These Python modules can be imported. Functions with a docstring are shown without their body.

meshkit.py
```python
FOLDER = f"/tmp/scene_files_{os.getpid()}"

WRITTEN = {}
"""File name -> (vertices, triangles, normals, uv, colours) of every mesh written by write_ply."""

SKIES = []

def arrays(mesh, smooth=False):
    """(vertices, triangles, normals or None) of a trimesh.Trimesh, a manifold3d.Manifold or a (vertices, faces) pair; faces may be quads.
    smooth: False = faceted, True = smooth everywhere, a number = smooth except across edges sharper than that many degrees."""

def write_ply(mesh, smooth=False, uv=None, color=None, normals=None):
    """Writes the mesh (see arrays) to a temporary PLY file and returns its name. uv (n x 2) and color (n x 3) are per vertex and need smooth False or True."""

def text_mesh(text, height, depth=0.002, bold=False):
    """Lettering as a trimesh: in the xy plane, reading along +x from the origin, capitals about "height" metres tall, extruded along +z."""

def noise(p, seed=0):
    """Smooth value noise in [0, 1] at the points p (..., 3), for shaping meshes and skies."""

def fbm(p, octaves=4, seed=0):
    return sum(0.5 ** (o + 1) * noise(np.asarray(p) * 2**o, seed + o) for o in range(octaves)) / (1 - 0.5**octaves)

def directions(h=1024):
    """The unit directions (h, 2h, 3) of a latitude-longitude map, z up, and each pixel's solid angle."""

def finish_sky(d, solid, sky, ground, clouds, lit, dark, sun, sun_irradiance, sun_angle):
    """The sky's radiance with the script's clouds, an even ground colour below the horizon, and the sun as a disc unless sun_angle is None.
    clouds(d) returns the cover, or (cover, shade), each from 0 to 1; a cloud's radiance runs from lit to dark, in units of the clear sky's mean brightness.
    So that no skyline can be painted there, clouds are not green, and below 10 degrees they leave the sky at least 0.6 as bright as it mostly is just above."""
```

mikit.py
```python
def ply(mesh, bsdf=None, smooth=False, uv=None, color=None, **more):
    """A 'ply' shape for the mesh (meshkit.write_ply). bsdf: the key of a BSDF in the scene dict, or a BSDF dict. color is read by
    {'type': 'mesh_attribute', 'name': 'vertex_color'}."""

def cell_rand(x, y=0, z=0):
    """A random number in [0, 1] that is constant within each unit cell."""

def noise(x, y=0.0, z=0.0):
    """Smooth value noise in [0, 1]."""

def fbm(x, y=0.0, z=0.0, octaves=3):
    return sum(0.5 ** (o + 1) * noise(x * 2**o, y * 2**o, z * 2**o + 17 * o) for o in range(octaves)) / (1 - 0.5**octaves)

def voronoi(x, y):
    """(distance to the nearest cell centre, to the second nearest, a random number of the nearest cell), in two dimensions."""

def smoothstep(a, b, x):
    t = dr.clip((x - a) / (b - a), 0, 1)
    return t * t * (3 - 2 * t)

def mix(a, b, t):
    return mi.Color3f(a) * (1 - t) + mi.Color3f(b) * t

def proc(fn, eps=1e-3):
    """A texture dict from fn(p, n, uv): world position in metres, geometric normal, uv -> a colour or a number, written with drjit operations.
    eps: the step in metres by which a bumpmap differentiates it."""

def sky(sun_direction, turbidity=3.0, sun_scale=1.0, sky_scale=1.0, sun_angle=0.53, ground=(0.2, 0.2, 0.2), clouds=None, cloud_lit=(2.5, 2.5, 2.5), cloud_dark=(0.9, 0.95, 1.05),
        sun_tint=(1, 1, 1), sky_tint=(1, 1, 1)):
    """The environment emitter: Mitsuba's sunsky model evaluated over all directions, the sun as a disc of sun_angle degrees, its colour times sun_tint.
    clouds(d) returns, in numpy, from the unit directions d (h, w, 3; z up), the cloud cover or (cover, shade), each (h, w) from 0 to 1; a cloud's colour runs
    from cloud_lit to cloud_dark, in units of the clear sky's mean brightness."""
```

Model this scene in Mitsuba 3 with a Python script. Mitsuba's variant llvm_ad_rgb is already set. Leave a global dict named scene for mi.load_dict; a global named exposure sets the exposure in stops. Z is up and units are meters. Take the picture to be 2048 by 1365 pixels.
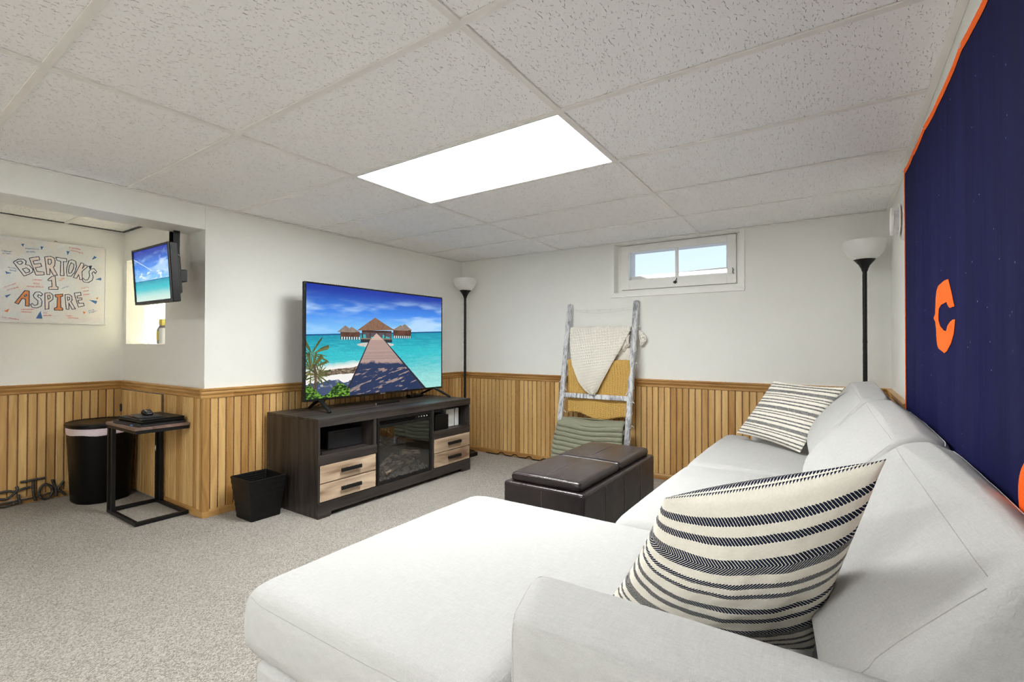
import math, random
import numpy as np, trimesh, drjit as dr, mitsuba as mi, mikit, meshkit
import manifold3d as m3
from shapely.geometry import Polygon, LineString, Point
from shapely import affinity, union_all
from mikit import noise, fbm, cell_rand, smoothstep, mix, voronoi
T = mi.ScalarTransform4f
scene, labels = {}, {}

# ------------------------------------------------------------------ camera, light, exposure
CAM = [3.4195, -1.0713, 1.1194]
FWD, UPV = [-0.557999, 0.829792, 0.0091], [0.00375, -0.008444, 0.999957]
scene['camera'] = {'type': 'perspective', 'fov': 92.764, 'fov_axis': 'x', 'near_clip': 0.02, 'far_clip': 200.0,
                   'to_world': T().look_at(origin=CAM, target=[c + f for c, f in zip(CAM, FWD)], up=UPV)}
exposure = 0.62
scene['sky'] = mikit.sky([-0.45, -0.6, 0.66], turbidity=3.5, sun_scale=0.0, sky_scale=5.2, ground=(0.3, 0.3, 0.3),
                         clouds=lambda d: (0.35 + 0.45 * meshkit.fbm(d * 2.2, 4, 3), 0.25), cloud_lit=(1.25, 1.3, 1.45), cloud_dark=(0.9, 0.95, 1.1))
PANEL = [18.0, 18.45, 18.1]          # radiance of the fluorescent ceiling panels
BACKROOM = [130, 128, 121]
SCREEN = 0.67                      # radiance of a white pixel on the television screens
random.seed(7)
rng = np.random.default_rng(11)

# ------------------------------------------------------------------ helpers
_taken = set()
def numbered(name):
    k, i = name, 0
    while k in _taken:
        i += 1
        k = f'{name}_{i:03d}'
    _taken.add(k)
    return k

def obj(name, mesh, mat, parent=None, smooth=False, uv=None, label=None, cat=None, group=None, kind=None, **more):
    key = numbered(f'{parent}__{name}' if parent else name)
    scene[key] = mikit.ply(mesh, f'mat_{mat}', smooth=smooth, uv=uv, **more)
    tag(key, label, cat, group, kind)
    return key

def tag(key, label=None, cat=None, group=None, kind=None):
    d = {k: v for k, v in (('label', label), ('category', cat), ('group', group), ('kind', kind)) if v}
    if d:
        labels[key] = {**labels.get(key, {}), **d}

def thing(name, label, cat, group=None):
    key = numbered(name)
    tag(key, label, cat, group)
    return key

def struct(name, label, mesh=None, mat=None, **k):
    if mesh is None:
        key = numbered(name)
        tag(key, label, kind='structure')
        return key
    return obj(name, mesh, mat, label=label, kind='structure', **k)

def cat_(ms):
    return trimesh.util.concatenate(ms)

def box(x0, x1, y0, y1, z0, z1, b=0.0):
    c, e = np.array([x0 + x1, y0 + y1, z0 + z1]) / 2, np.abs(np.array([x1 - x0, y1 - y0, z1 - z0])) / 2
    if b <= 0:
        m = trimesh.creation.box(extents=2 * e)
        m.apply_translation(c)
        return m
    b = min(b, *(e * 0.9))
    pts = []
    for sx in (-1, 1):
        for sy in (-1, 1):
            for sz in (-1, 1):
                s = np.array([sx, sy, sz])
                for k in range(3):
                    q = e.copy()
                    for j in range(3):
                        if j != k:
                            q[j] -= b
                    pts.append(s * q)
    m = trimesh.convex.convex_hull(np.array(pts))
    m.apply_translation(c)
    return m

def tm(man):
    m = man.to_mesh()
    return trimesh.Trimesh(np.array(m.vert_properties[:, :3], float), np.array(m.tri_verts), process=False)

def rhull(points, r, seg=16):
    """Hull of spheres: one radius or one each."""
    rs = np.broadcast_to(r, (len(points),))
    return m3.Manifold.batch_hull([m3.Manifold.sphere(float(q), seg).translate([float(a) for a in p]) for p, q in zip(points, rs)])

def rbox(x0, x1, y0, y1, z0, z1, r, seg=16):
    return rhull([(x, y, z) for x in (x0 + r, x1 - r) for y in (y0 + r, y1 - r) for z in (z0 + r, z1 - r)], r, seg)

def tube(pts, r, sides=8, closed=False):
    p = np.asarray(pts, float)
    n = len(p)
    t = (np.roll(p, -1, 0) - np.roll(p, 1, 0)) if closed else np.gradient(p, axis=0)
    t /= np.linalg.norm(t, axis=1, keepdims=True) + 1e-12
    a = np.cross(t[0], [0, 0, 1.0] if abs(t[0][2]) < 0.9 else [1.0, 0, 0])
    v, A = [], []
    for i in range(n):
        a = a - t[i] * (a @ t[i])
        a /= np.linalg.norm(a) + 1e-12
        A.append(a.copy())
    A = np.array(A)
    B = np.cross(t, A)
    ang = np.arange(sides) * 2 * np.pi / sides
    rr = np.broadcast_to(r, (n,))
    v = (p[:, None] + rr[:, None, None] * (np.cos(ang)[None, :, None] * A[:, None] + np.sin(ang)[None, :, None] * B[:, None])).reshape(-1, 3)
    f = []
    for i in range(n if closed else n - 1):
        for j in range(sides):
            a0, a1 = i * sides + j, i * sides + (j + 1) % sides
            b0, b1 = ((i + 1) % n) * sides + j, ((i + 1) % n) * sides + (j + 1) % sides
            f += [[a0, a1, b1], [a0, b1, b0]]
    if not closed:
        c0, c1 = len(v), len(v) + 1
        v = np.vstack([v, p[0], p[-1]])
        for j in range(sides):
            f += [[c0, (j + 1) % sides, j], [c1, (n - 1) * sides + j, (n - 1) * sides + (j + 1) % sides]]
    m = trimesh.Trimesh(v, f, process=False)
    m.fix_normals()
    return m

def lathe(profile, n=40, center=(0, 0, 0), axis='z'):
    m = trimesh.creation.revolve(np.array(profile, float), sections=n)
    if axis == 'x':
        m.apply_transform(np.array([[0, 0, 1, 0], [0, 1, 0, 0], [-1, 0, 0, 0], [0, 0, 0, 1.0]]))
    m.apply_translation(center)
    m.fix_normals()
    return m

def prism(poly, depth, X, Y, O):
    """Polygon (2D) in the plane O + a X + b Y, extruded by depth along X x Y."""
    p = poly if hasattr(poly, 'geom_type') else Polygon(poly)
    parts = [trimesh.creation.extrude_polygon(g, depth, engine='earcut') for g in (p.geoms if hasattr(p, 'geoms') else [p]) if g.area > 1e-9]
    m = cat_(parts)
    X, Y = np.array(X, float), np.array(Y, float)
    M = np.eye(4)
    M[:3, 0], M[:3, 1], M[:3, 2], M[:3, 3] = X, Y, np.cross(X, Y), O
    m.apply_transform(M)
    return m

def refined(man, length):
    return tm(man.refine_to_length(length))

_wood = [0]
def wuv(mesh, axis):
    """uv of a wooden piece: metres along the grain, metres across it plus ten times the piece's own number."""
    _wood[0] += 1
    v = np.array(mesh.vertices)
    o = [i for i in range(3) if i != axis]
    return np.stack([v[:, axis], 5.0 + (v[:, o].sum(1) % 4.0) + 10.0 * _wood[0]], 1)

def wobj(name, mesh, mat, axis, parent=None, **k):
    return obj(name, mesh, mat, parent, uv=wuv(mesh, axis), **k)

def sheet(P, nu, nv, thick, disp=None):
    """A cloth: P(u, v) -> points (n, 3) of its middle, u and v from 0 to 1, with a front raised by disp(u, v)."""
    u, v = np.meshgrid(np.linspace(0, 1, nu), np.linspace(0, 1, nv), indexing='ij')
    u, v = u.ravel(), v.ravel()
    c = P(u, v)
    e = 1e-3
    du, dv = P(u + e, v) - P(u - e, v), P(u, v + e) - P(u, v - e)
    n = np.cross(dv, du)
    n /= np.linalg.norm(n, axis=1, keepdims=True) + 1e-12
    d = 0 if disp is None else disp(u, v)[:, None]
    edge = np.clip(np.minimum.reduce([u, 1 - u, v, 1 - v]) / 0.02, 0, 1)[:, None] ** 0.5
    V = np.vstack([c + n * (thick / 2 * edge + d), c - n * (thick / 2) * edge])
    N = nu * nv
    i, j = np.meshgrid(np.arange(nu - 1), np.arange(nv - 1), indexing='ij')
    a, b = (i * nv + j).ravel(), (i * nv + j + 1).ravel()
    q = np.stack([a, b, b + nv, a + nv], 1)
    F = np.vstack([q, q[:, ::-1] + N])
    rim = np.r_[np.arange(nv) * 1, (np.arange(1, nu) * nv + nv - 1), (nu - 1) * nv + np.arange(nv - 2, -1, -1), np.arange(nu - 2, -1, -1) * nv]
    r0, r1 = rim[:-1], rim[1:]
    F = np.vstack([F, np.stack([r0, r1, r1 + N, r0 + N], 1)])
    F = np.vstack([F[:, [0, 1, 2]], F[:, [0, 2, 3]]])
    UV = np.vstack([np.stack([u, v], 1)] * 2)
    return trimesh.Trimesh(V, F, process=False), UV

# ------------------------------------------------------------------ materials
def rgb(c):
    return {'type': 'rgb', 'value': [float(x) for x in c]}

def pr(col, rough=0.5, metallic=0.0, spec=0.5, **k):
    return {'type': 'twosided', 'bsdf': {'type': 'principled', 'base_color': col if isinstance(col, dict) else rgb(col),
                                         'roughness': rough, 'metallic': metallic, 'specular': spec, **k}}

def bump(fn, scale, bsdf, eps=1e-3):
    inner = bsdf['bsdf'] if bsdf['type'] == 'twosided' else bsdf
    return {'type': 'twosided', 'bsdf': {'type': 'bumpmap', 'tex': mikit.proc(fn, eps), 'scale': scale, 'bsdf': inner}}

def lam(col):
    return {'type': 'twosided', 'bsdf': {'type': 'diffuse', 'reflectance': col if isinstance(col, dict) else rgb(col)}}

def wood(light, dark, along=2.2, across=26.0, fine=420.0, knots=0.0, spread=0.5):
    def fn(p, n, uv):
        k = dr.floor(uv.y / 10)
        u, v = uv.x + 3.7 * k, uv.y - 10 * k
        r = cell_rand(k, 3, 1)
        warp = fbm(u * along, v * 9, k, 2)
        g = fbm(u * along * 0.8, v * across + warp * 3, k + 5, 3)
        g = dr.clip((g - 0.5) * 1.9 + 0.5, 0, 1)
        f = noise(u * 14, v * fine, k)
        ring = 0.5 + 0.5 * dr.sin((v * 95 + 16 * noise(u * 1.3, v * 5, k + 9)) * 1.5)
        t = spread * r + (0.9 - spread) * g + 0.16 * f + 0.10 * ring - 0.08
        if knots:
            d1, d2, w = voronoi(u * 1.6 + k * 3.1, v * 5.5)
            t = t + knots * dr.exp(-dr.square(d1 * 7))
        return mix(light, dark, dr.clip(t, 0, 1))
    return mikit.proc(fn)

def tile_fn(p, n, uv):
    base = 0.97 + 0.06 * (fbm(p.x * 260, p.y * 260, 2.0, 2) - 0.5)
    hit = mi.Float(0)
    for size, dens, lmax, wid, salt in ((0.0145, 0.34, 0.0068, 0.00075, 0), (0.0105, 0.26, 0.0018, 0.0007, 40)):
        gx, gy = p.x / size, p.y / size
        for a in (-1, 0, 1):
            for b in (-1, 0, 1):
                cx, cy = dr.floor(gx) + a, dr.floor(gy) + b
                on = cell_rand(cx, cy, 1 + salt) < dens
                ox, oy = (cx + cell_rand(cx, cy, 2 + salt)) * size, (cy + cell_rand(cx, cy, 3 + salt)) * size
                an = 1.57 + 0.45 * (noise(p.x * 1.1, p.y * 1.1, 3.0) - 0.5) * 2 + (cell_rand(cx, cy, 4 + salt) - 0.5) * 1.35
                ln = lmax * (0.25 + 0.75 * cell_rand(cx, cy, 5 + salt))
                rx, ry = p.x - ox, p.y - oy
                al = rx * dr.cos(an) + ry * dr.sin(an)
                ac = -rx * dr.sin(an) + ry * dr.cos(an) + 0.0006 * dr.sin(al * 420 + 6 * cell_rand(cx, cy, 6 + salt))
                d = dr.abs(ac) + dr.maximum(dr.abs(al) - ln, 0)
                hit = dr.maximum(hit, dr.select(on, 1 - smoothstep(wid * 0.6, wid * 1.5, d), 0) * (0.45 + 0.55 * cell_rand(cx, cy, 7 + salt)))
    return mix((0.935, 0.93, 0.925), (0.13, 0.12, 0.115), dr.clip(hit, 0, 1)) * base

def carpet_fn(p, n, uv):
    a = fbm(p.x * 290, p.y * 210, 1.0, 2)
    b = noise(p.x * 560 + 9, p.y * 430, 4.0)
    c = fbm(p.x * 1.6, p.y * 1.6, 7.0, 3)
    t = dr.clip((a - 0.5) * 1.55 + (b - 0.5) * 0.8 + 0.5 + (c - 0.5) * 0.3, 0, 1)
    return mix((0.205, 0.187, 0.166), (0.475, 0.443, 0.405), t)

def carpet_h(p, n, uv):
    return fbm(p.x * 230, p.y * 180, 1.0, 2)

def linen_fn(p, n, uv):
    w = noise(p.x * 700, p.y * 700, p.z * 700) - 0.5
    s = noise(p.x * 60, p.y * 500, p.z * 60) + noise(p.x * 500, p.y * 60, p.z * 500) - 1.0
    return mi.Color3f(0.535, 0.530, 0.523) * (1 + 0.10 * w + 0.07 * s)

def linen_h(p, n, uv):
    return 0.6 * noise(p.x * 520, p.y * 520, p.z * 520) + 0.4 * noise(p.x * 900, p.y * 900, p.z * 900)

def leather_fn(p, n, uv):
    return mix((0.010, 0.0060, 0.0070), (0.024, 0.0145, 0.0165), fbm(p.x * 14, p.y * 14, p.z * 14, 3))

def leather_h(p, n, uv):
    return fbm(p.x * 190, p.y * 190, p.z * 190, 2) + 2.2 * fbm(p.x * 16, p.y * 16, p.z * 16, 2)

def flag_fn(p, n, uv):
    w = noise(p.y * 190, p.z * 12) - 0.5
    s = noise(p.y * 22, p.z * 1.5) - 0.5
    lint = cell_rand(dr.floor(p.y * 330), dr.floor(p.z * 330), 5) > 0.99975
    c = mi.Color3f(0.0058, 0.0058, 0.046) * (1 + 0.25 * w + 0.3 * s)
    return dr.select(lint, mi.Color3f(0.22, 0.22, 0.30), c)

def stripe_fn(p, n, uv):
    """A woven pillow front: cream with navy herringbone bands that run along u (both in metres)."""
    u, v = uv.x, uv.y
    out = mi.Color3f(0.85, 0.81, 0.715) * (0.96 + 0.08 * noise(u * 500, v * 700))
    per = 0.1475
    q = v - dr.floor(v / per) * per
    pitch = 0.0056
    def band(c, w, dirn, lo=-0.09):
        d = q - c
        inside = dr.abs(d) < w / 2
        ph = (u + dirn * d * 1.15) / pitch
        k = ph - dr.floor(ph)
        jag = dr.abs(k - 0.5) * 2
        rim = dr.abs(d) < w / 2 - 0.0018 * jag
        return inside & rim & (k > 0.30 + lo)
    m = band(0.0125, 0.0128, -1) | band(0.0385, 0.0128, -1)
    d = q - 0.0785
    ph = (u + dr.abs(d) * 1.1) / pitch
    k = ph - dr.floor(ph)
    m = m | ((dr.abs(d) < 0.0132 - 0.0018 * dr.abs(k - 0.5)) & (k > 0.27))
    m = m | band(0.1105, 0.0098, 1) | band(0.1295, 0.0092, 1)
    thread = noise(u * 900, v * 900)
    return dr.select(m, mi.Color3f(0.017, 0.02, 0.04) * (0.7 + 0.9 * thread), out)

def ladder_fn(p, n, uv):
    t = fbm(p.x * 60 + p.y * 30, p.y * 40, p.z * 9, 3)
    s = fbm(p.x * 150, p.y * 150, p.z * 22 + 5, 2)
    return mix((0.66, 0.66, 0.68), (0.23, 0.235, 0.26), smoothstep(0.36, 0.70, 0.6 * t + 0.4 * s))

def log_fn(p, n, uv):
    return mix((0.045, 0.035, 0.03), (0.30, 0.235, 0.18), smoothstep(0.3, 0.75, fbm(p.x * 55, p.y * 24, p.z * 60, 3)))

def board_fn(p, n, uv):
    s = fbm(p.y * 9, p.z * 9, 1.0, 3)
    d = noise(p.y * 130, p.z * 130)
    return mix((0.88, 0.85, 0.84), (0.84, 0.87, 0.90), smoothstep(0.35, 0.65, s)) * (0.95 + 0.06 * d)

def rust_fn(p, n, uv):
    return mix((0.028, 0.027, 0.026), (0.10, 0.085, 0.07), smoothstep(0.45, 0.8, fbm(p.x * 90, p.y * 90, p.z * 90, 3)))

def weave_bin_h(p, n, uv):
    return 0.5 + 0.5 * dr.sin(p.z * 420 + 3 * noise(p.x * 20, p.y * 20, p.z * 30))

def tri(u, v, ax, av, lx, rx, bv, slope=0.0):
    b = bv + slope * (u - lx)
    s = dr.clip((v - b) / (av - b), 0, 1)
    return (v > b) & (v < av) & (u > lx + (ax - lx) * s) & (u < rx + (ax - rx) * s)

def sea_sky(u, v, hor):
    C = mi.Color3f
    t = dr.clip((v - hor) / (1 - hor), 0, 1)
    sky = mix(mix((0.22, 0.56, 0.93), (0.055, 0.26, 0.84), smoothstep(0.0, 0.5, t)), (0.008, 0.03, 0.34), smoothstep(0.35, 1.0, t))
    cl = fbm(u * 3.2 + v * 2.0, v * 10 - u * 1.5, 3.0, 4)
    veil = smoothstep(0.42, 0.75, cl) * (1 - smoothstep(0.55, 0.95, t))
    sky = mix(sky, (0.52, 0.74, 0.97), veil * 0.8)
    w = dr.clip((hor - v) / hor, 0, 1)
    rip = fbm(u * 14, v * 75, 8.0, 3)
    sea = mix((0.004, 0.30, 0.42), (0.03, 0.52, 0.58), smoothstep(0.02, 0.35, w + 0.25 * (rip - 0.5)))
    sea = mix(sea, (0.36, 0.74, 0.70), smoothstep(0.35, 1.0, w + 0.25 * (rip - 0.5)))
    sea = sea * (0.86 + 0.28 * noise(u * 120, v * 190, 2.0))
    sea = dr.select(w < 0.022, C(0.0, 0.085, 0.25), sea)
    return dr.select(v > hor, sky, sea), w

def tv_fn(p, n, uv):
    C = mi.Color3f
    u, v = uv.x, uv.y
    col, w = sea_sky(u, v, 0.559 + 0.067 * u)
    j = fbm(u * 22, v * 22, 4.0, 3) - 0.5
    # sand spit, stones and shade on the left
    line = 0.275 + 0.18 * u + 0.03 * j
    col = dr.select((v < line) & (u < 0.42), mix((0.30, 0.66, 0.66), (0.88, 0.86, 0.82), smoothstep(0.0, 0.05, line - v)), col)
    d1, d2, k = voronoi(u * 42, v * 80)
    rk = (v < 0.228 + 0.12 * u + 0.02 * j) & (v > 0.185 + 0.08 * u + 0.02 * j) & (u > 0.07) & (u < 0.38)
    col = dr.select(rk, C(0.36, 0.27, 0.19) * (0.35 + 0.9 * k) * smoothstep(0.0, 0.25, d2 - d1), col)
    col = dr.select((v < 0.15 + 0.08 * j - 0.12 * dr.abs(u - 0.14)) & (u < 0.34), C(0.055, 0.085, 0.17) + C(0.35) * smoothstep(0.62, 0.75, j + 0.5), col)
    # pier
    s = dr.clip((0.523 - v) / 0.5, 0, 1.1)
    l, r = 0.398 - 0.163 * s, 0.507 + 0.333 * s
    pier = (v < 0.523) & (u > l) & (u < r)
    z = 1 / (0.06 + s)
    plank = 0.78 + 0.3 * cell_rand(dr.floor(z * 14), 1) + 0.15 * noise((u - l) / (r - l) * 60, z * 14)
    pc = mix((0.46, 0.31, 0.27), (0.33, 0.25, 0.24), s) * plank
    f = fbm((u + v * 1.2) * 13, (v - 0.5 * u) * 52, 1.0, 3)
    shade = smoothstep(0.0, 0.02, 0.31 - 0.35 * dr.square(u - 0.43) + 0.05 * j - v) * (1 - smoothstep(0.60, 0.70, f) * (v < 0.24))
    pc = mix(pc, (0.018, 0.035, 0.10), shade)
    edge = (u < l + 0.006 + 0.006 * s) | (u > r - 0.006 - 0.018 * s)
    pc = dr.select(edge, C(0.02, 0.022, 0.035), pc)
    isl = dr.square((u - 0.447) / 0.135) + dr.square((v - 0.472) / 0.024) < 1
    col = dr.select(isl, C(0.60, 0.57, 0.52) * (0.8 + 0.4 * noise(u * 200, v * 200)), col)
    deck = (u > 0.337) & (u < 0.566) & (v > 0.494) & (v < 0.535)
    col = dr.select(deck, dr.select(v > 0.524, C(0.26, 0.17, 0.11), C(0.018, 0.02, 0.03)), col)
    col = dr.select(pier, pc, col)
    # huts
    th = 0.75 + 0.5 * noise(u * 260, v * 60)
    for a, b, lo, hi in ((0.203, 0.330, 0.545, 0.596), (0.575, 0.722, 0.565, 0.632)):
        body = (u > a) & (u < b) & (v > lo) & (v < hi)
        col = dr.select(body, C(0.05, 0.024, 0.015) + C(0.10, 0.03, 0.015) * noise(u * 60, v * 40), col)
        ph = u * 62
        legs = (u > a) & (u < b) & (v > lo - 0.026) & (v <= lo)
        col = dr.select(legs, dr.select(ph - dr.floor(ph) < 0.45, C(0.75, 0.78, 0.78), C(0.01, 0.07, 0.08)), col)
    for ax, av, lx, rx, bv in ((0.275, 0.640, 0.24, 0.33, 0.592), (0.234, 0.650, 0.184, 0.305, 0.587), (0.635, 0.676, 0.566, 0.70, 0.62), (0.668, 0.690, 0.60, 0.732, 0.625)):
        col = dr.select(tri(u, v, ax, av, lx, rx, bv), C(0.27, 0.205, 0.165) * th, col)
    ph = (u - 0.345) * 18.5
    posts = (u > 0.345) & (u < 0.562) & (v > 0.535) & (v < 0.612)
    col = dr.select(posts, dr.select(v > 0.59, C(0.05, 0.02, 0.012), dr.select(ph - dr.floor(ph) < 0.16, C(0.06, 0.035, 0.022), dr.select((noise(u * 50, v * 30) > 0.45) & (v < 0.57), C(0.05, 0.42, 0.45), C(0.10, 0.075, 0.09)))), col)
    col = dr.select(tri(u, v, 0.449, 0.585, 0.405, 0.50, 0.52), C(0.60, 0.44, 0.36), col)
    col = dr.select(tri(u, v, 0.439, 0.738, 0.312, 0.586, 0.606, 0.06), C(0.24, 0.125, 0.075) * th, col)
    # palm fronds and bushes
    for cx, cy, R, salt in ((0.035, 0.385, 0.108, 1.0), (0.03, 0.25, 0.10, 7.0), (0.075, 0.20, 0.075, 4.0)):
        du, dv = u - cx, (v - cy) * 0.62
        rr, an = dr.sqrt(du * du + dv * dv), dr.atan2(dv + 0.25 * du * du / 0.1, du)
        leaf = (noise(an * 12.5 + salt * 3, salt) - rr / R * 0.60) > 0.22
        g = noise(an * 16 + salt, rr * 30)
        col = dr.select(leaf & (rr < R), mix((0.012, 0.05, 0.012), (0.22, 0.20, 0.06), g), col)
    trunk = (dr.abs(u - 0.036 - 0.02 * dr.sin(v * 9)) < 0.007) & (v < 0.30)
    col = dr.select(trunk, C(0.11, 0.07, 0.045) * (0.5 + noise(u * 120, v * 80)), col)
    top = 0.075 + 0.05 * dr.sin(u * 33 + 1.2) + 0.06 * j
    kk = smoothstep(0.38, 0.68, fbm(u * 75 + v * 50, v * 70 - u * 40, 3.0, 3))
    bush = (v < top) & (u < 0.265)
    col = dr.select(bush, mix((0.006, 0.035, 0.006), (0.16, 0.36, 0.035), kk), col)
    return col * SCREEN

def small_tv_fn(p, n, uv):
    col, w = sea_sky(uv.x, uv.y, 0.40 + 0.0 * uv.x)
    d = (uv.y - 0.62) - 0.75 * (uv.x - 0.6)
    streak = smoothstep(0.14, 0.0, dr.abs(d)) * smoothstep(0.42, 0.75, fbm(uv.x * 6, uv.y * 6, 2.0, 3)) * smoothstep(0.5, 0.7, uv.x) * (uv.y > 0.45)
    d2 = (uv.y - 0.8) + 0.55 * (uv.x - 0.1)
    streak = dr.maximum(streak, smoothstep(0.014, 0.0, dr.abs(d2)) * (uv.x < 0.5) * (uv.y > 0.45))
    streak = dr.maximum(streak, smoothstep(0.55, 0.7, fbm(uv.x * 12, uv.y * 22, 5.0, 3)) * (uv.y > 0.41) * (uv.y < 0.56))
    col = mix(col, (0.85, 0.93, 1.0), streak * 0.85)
    return mix(col, (0.62, 0.80, 0.72), smoothstep(0.25, 0.0, uv.y)) * SCREEN

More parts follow.
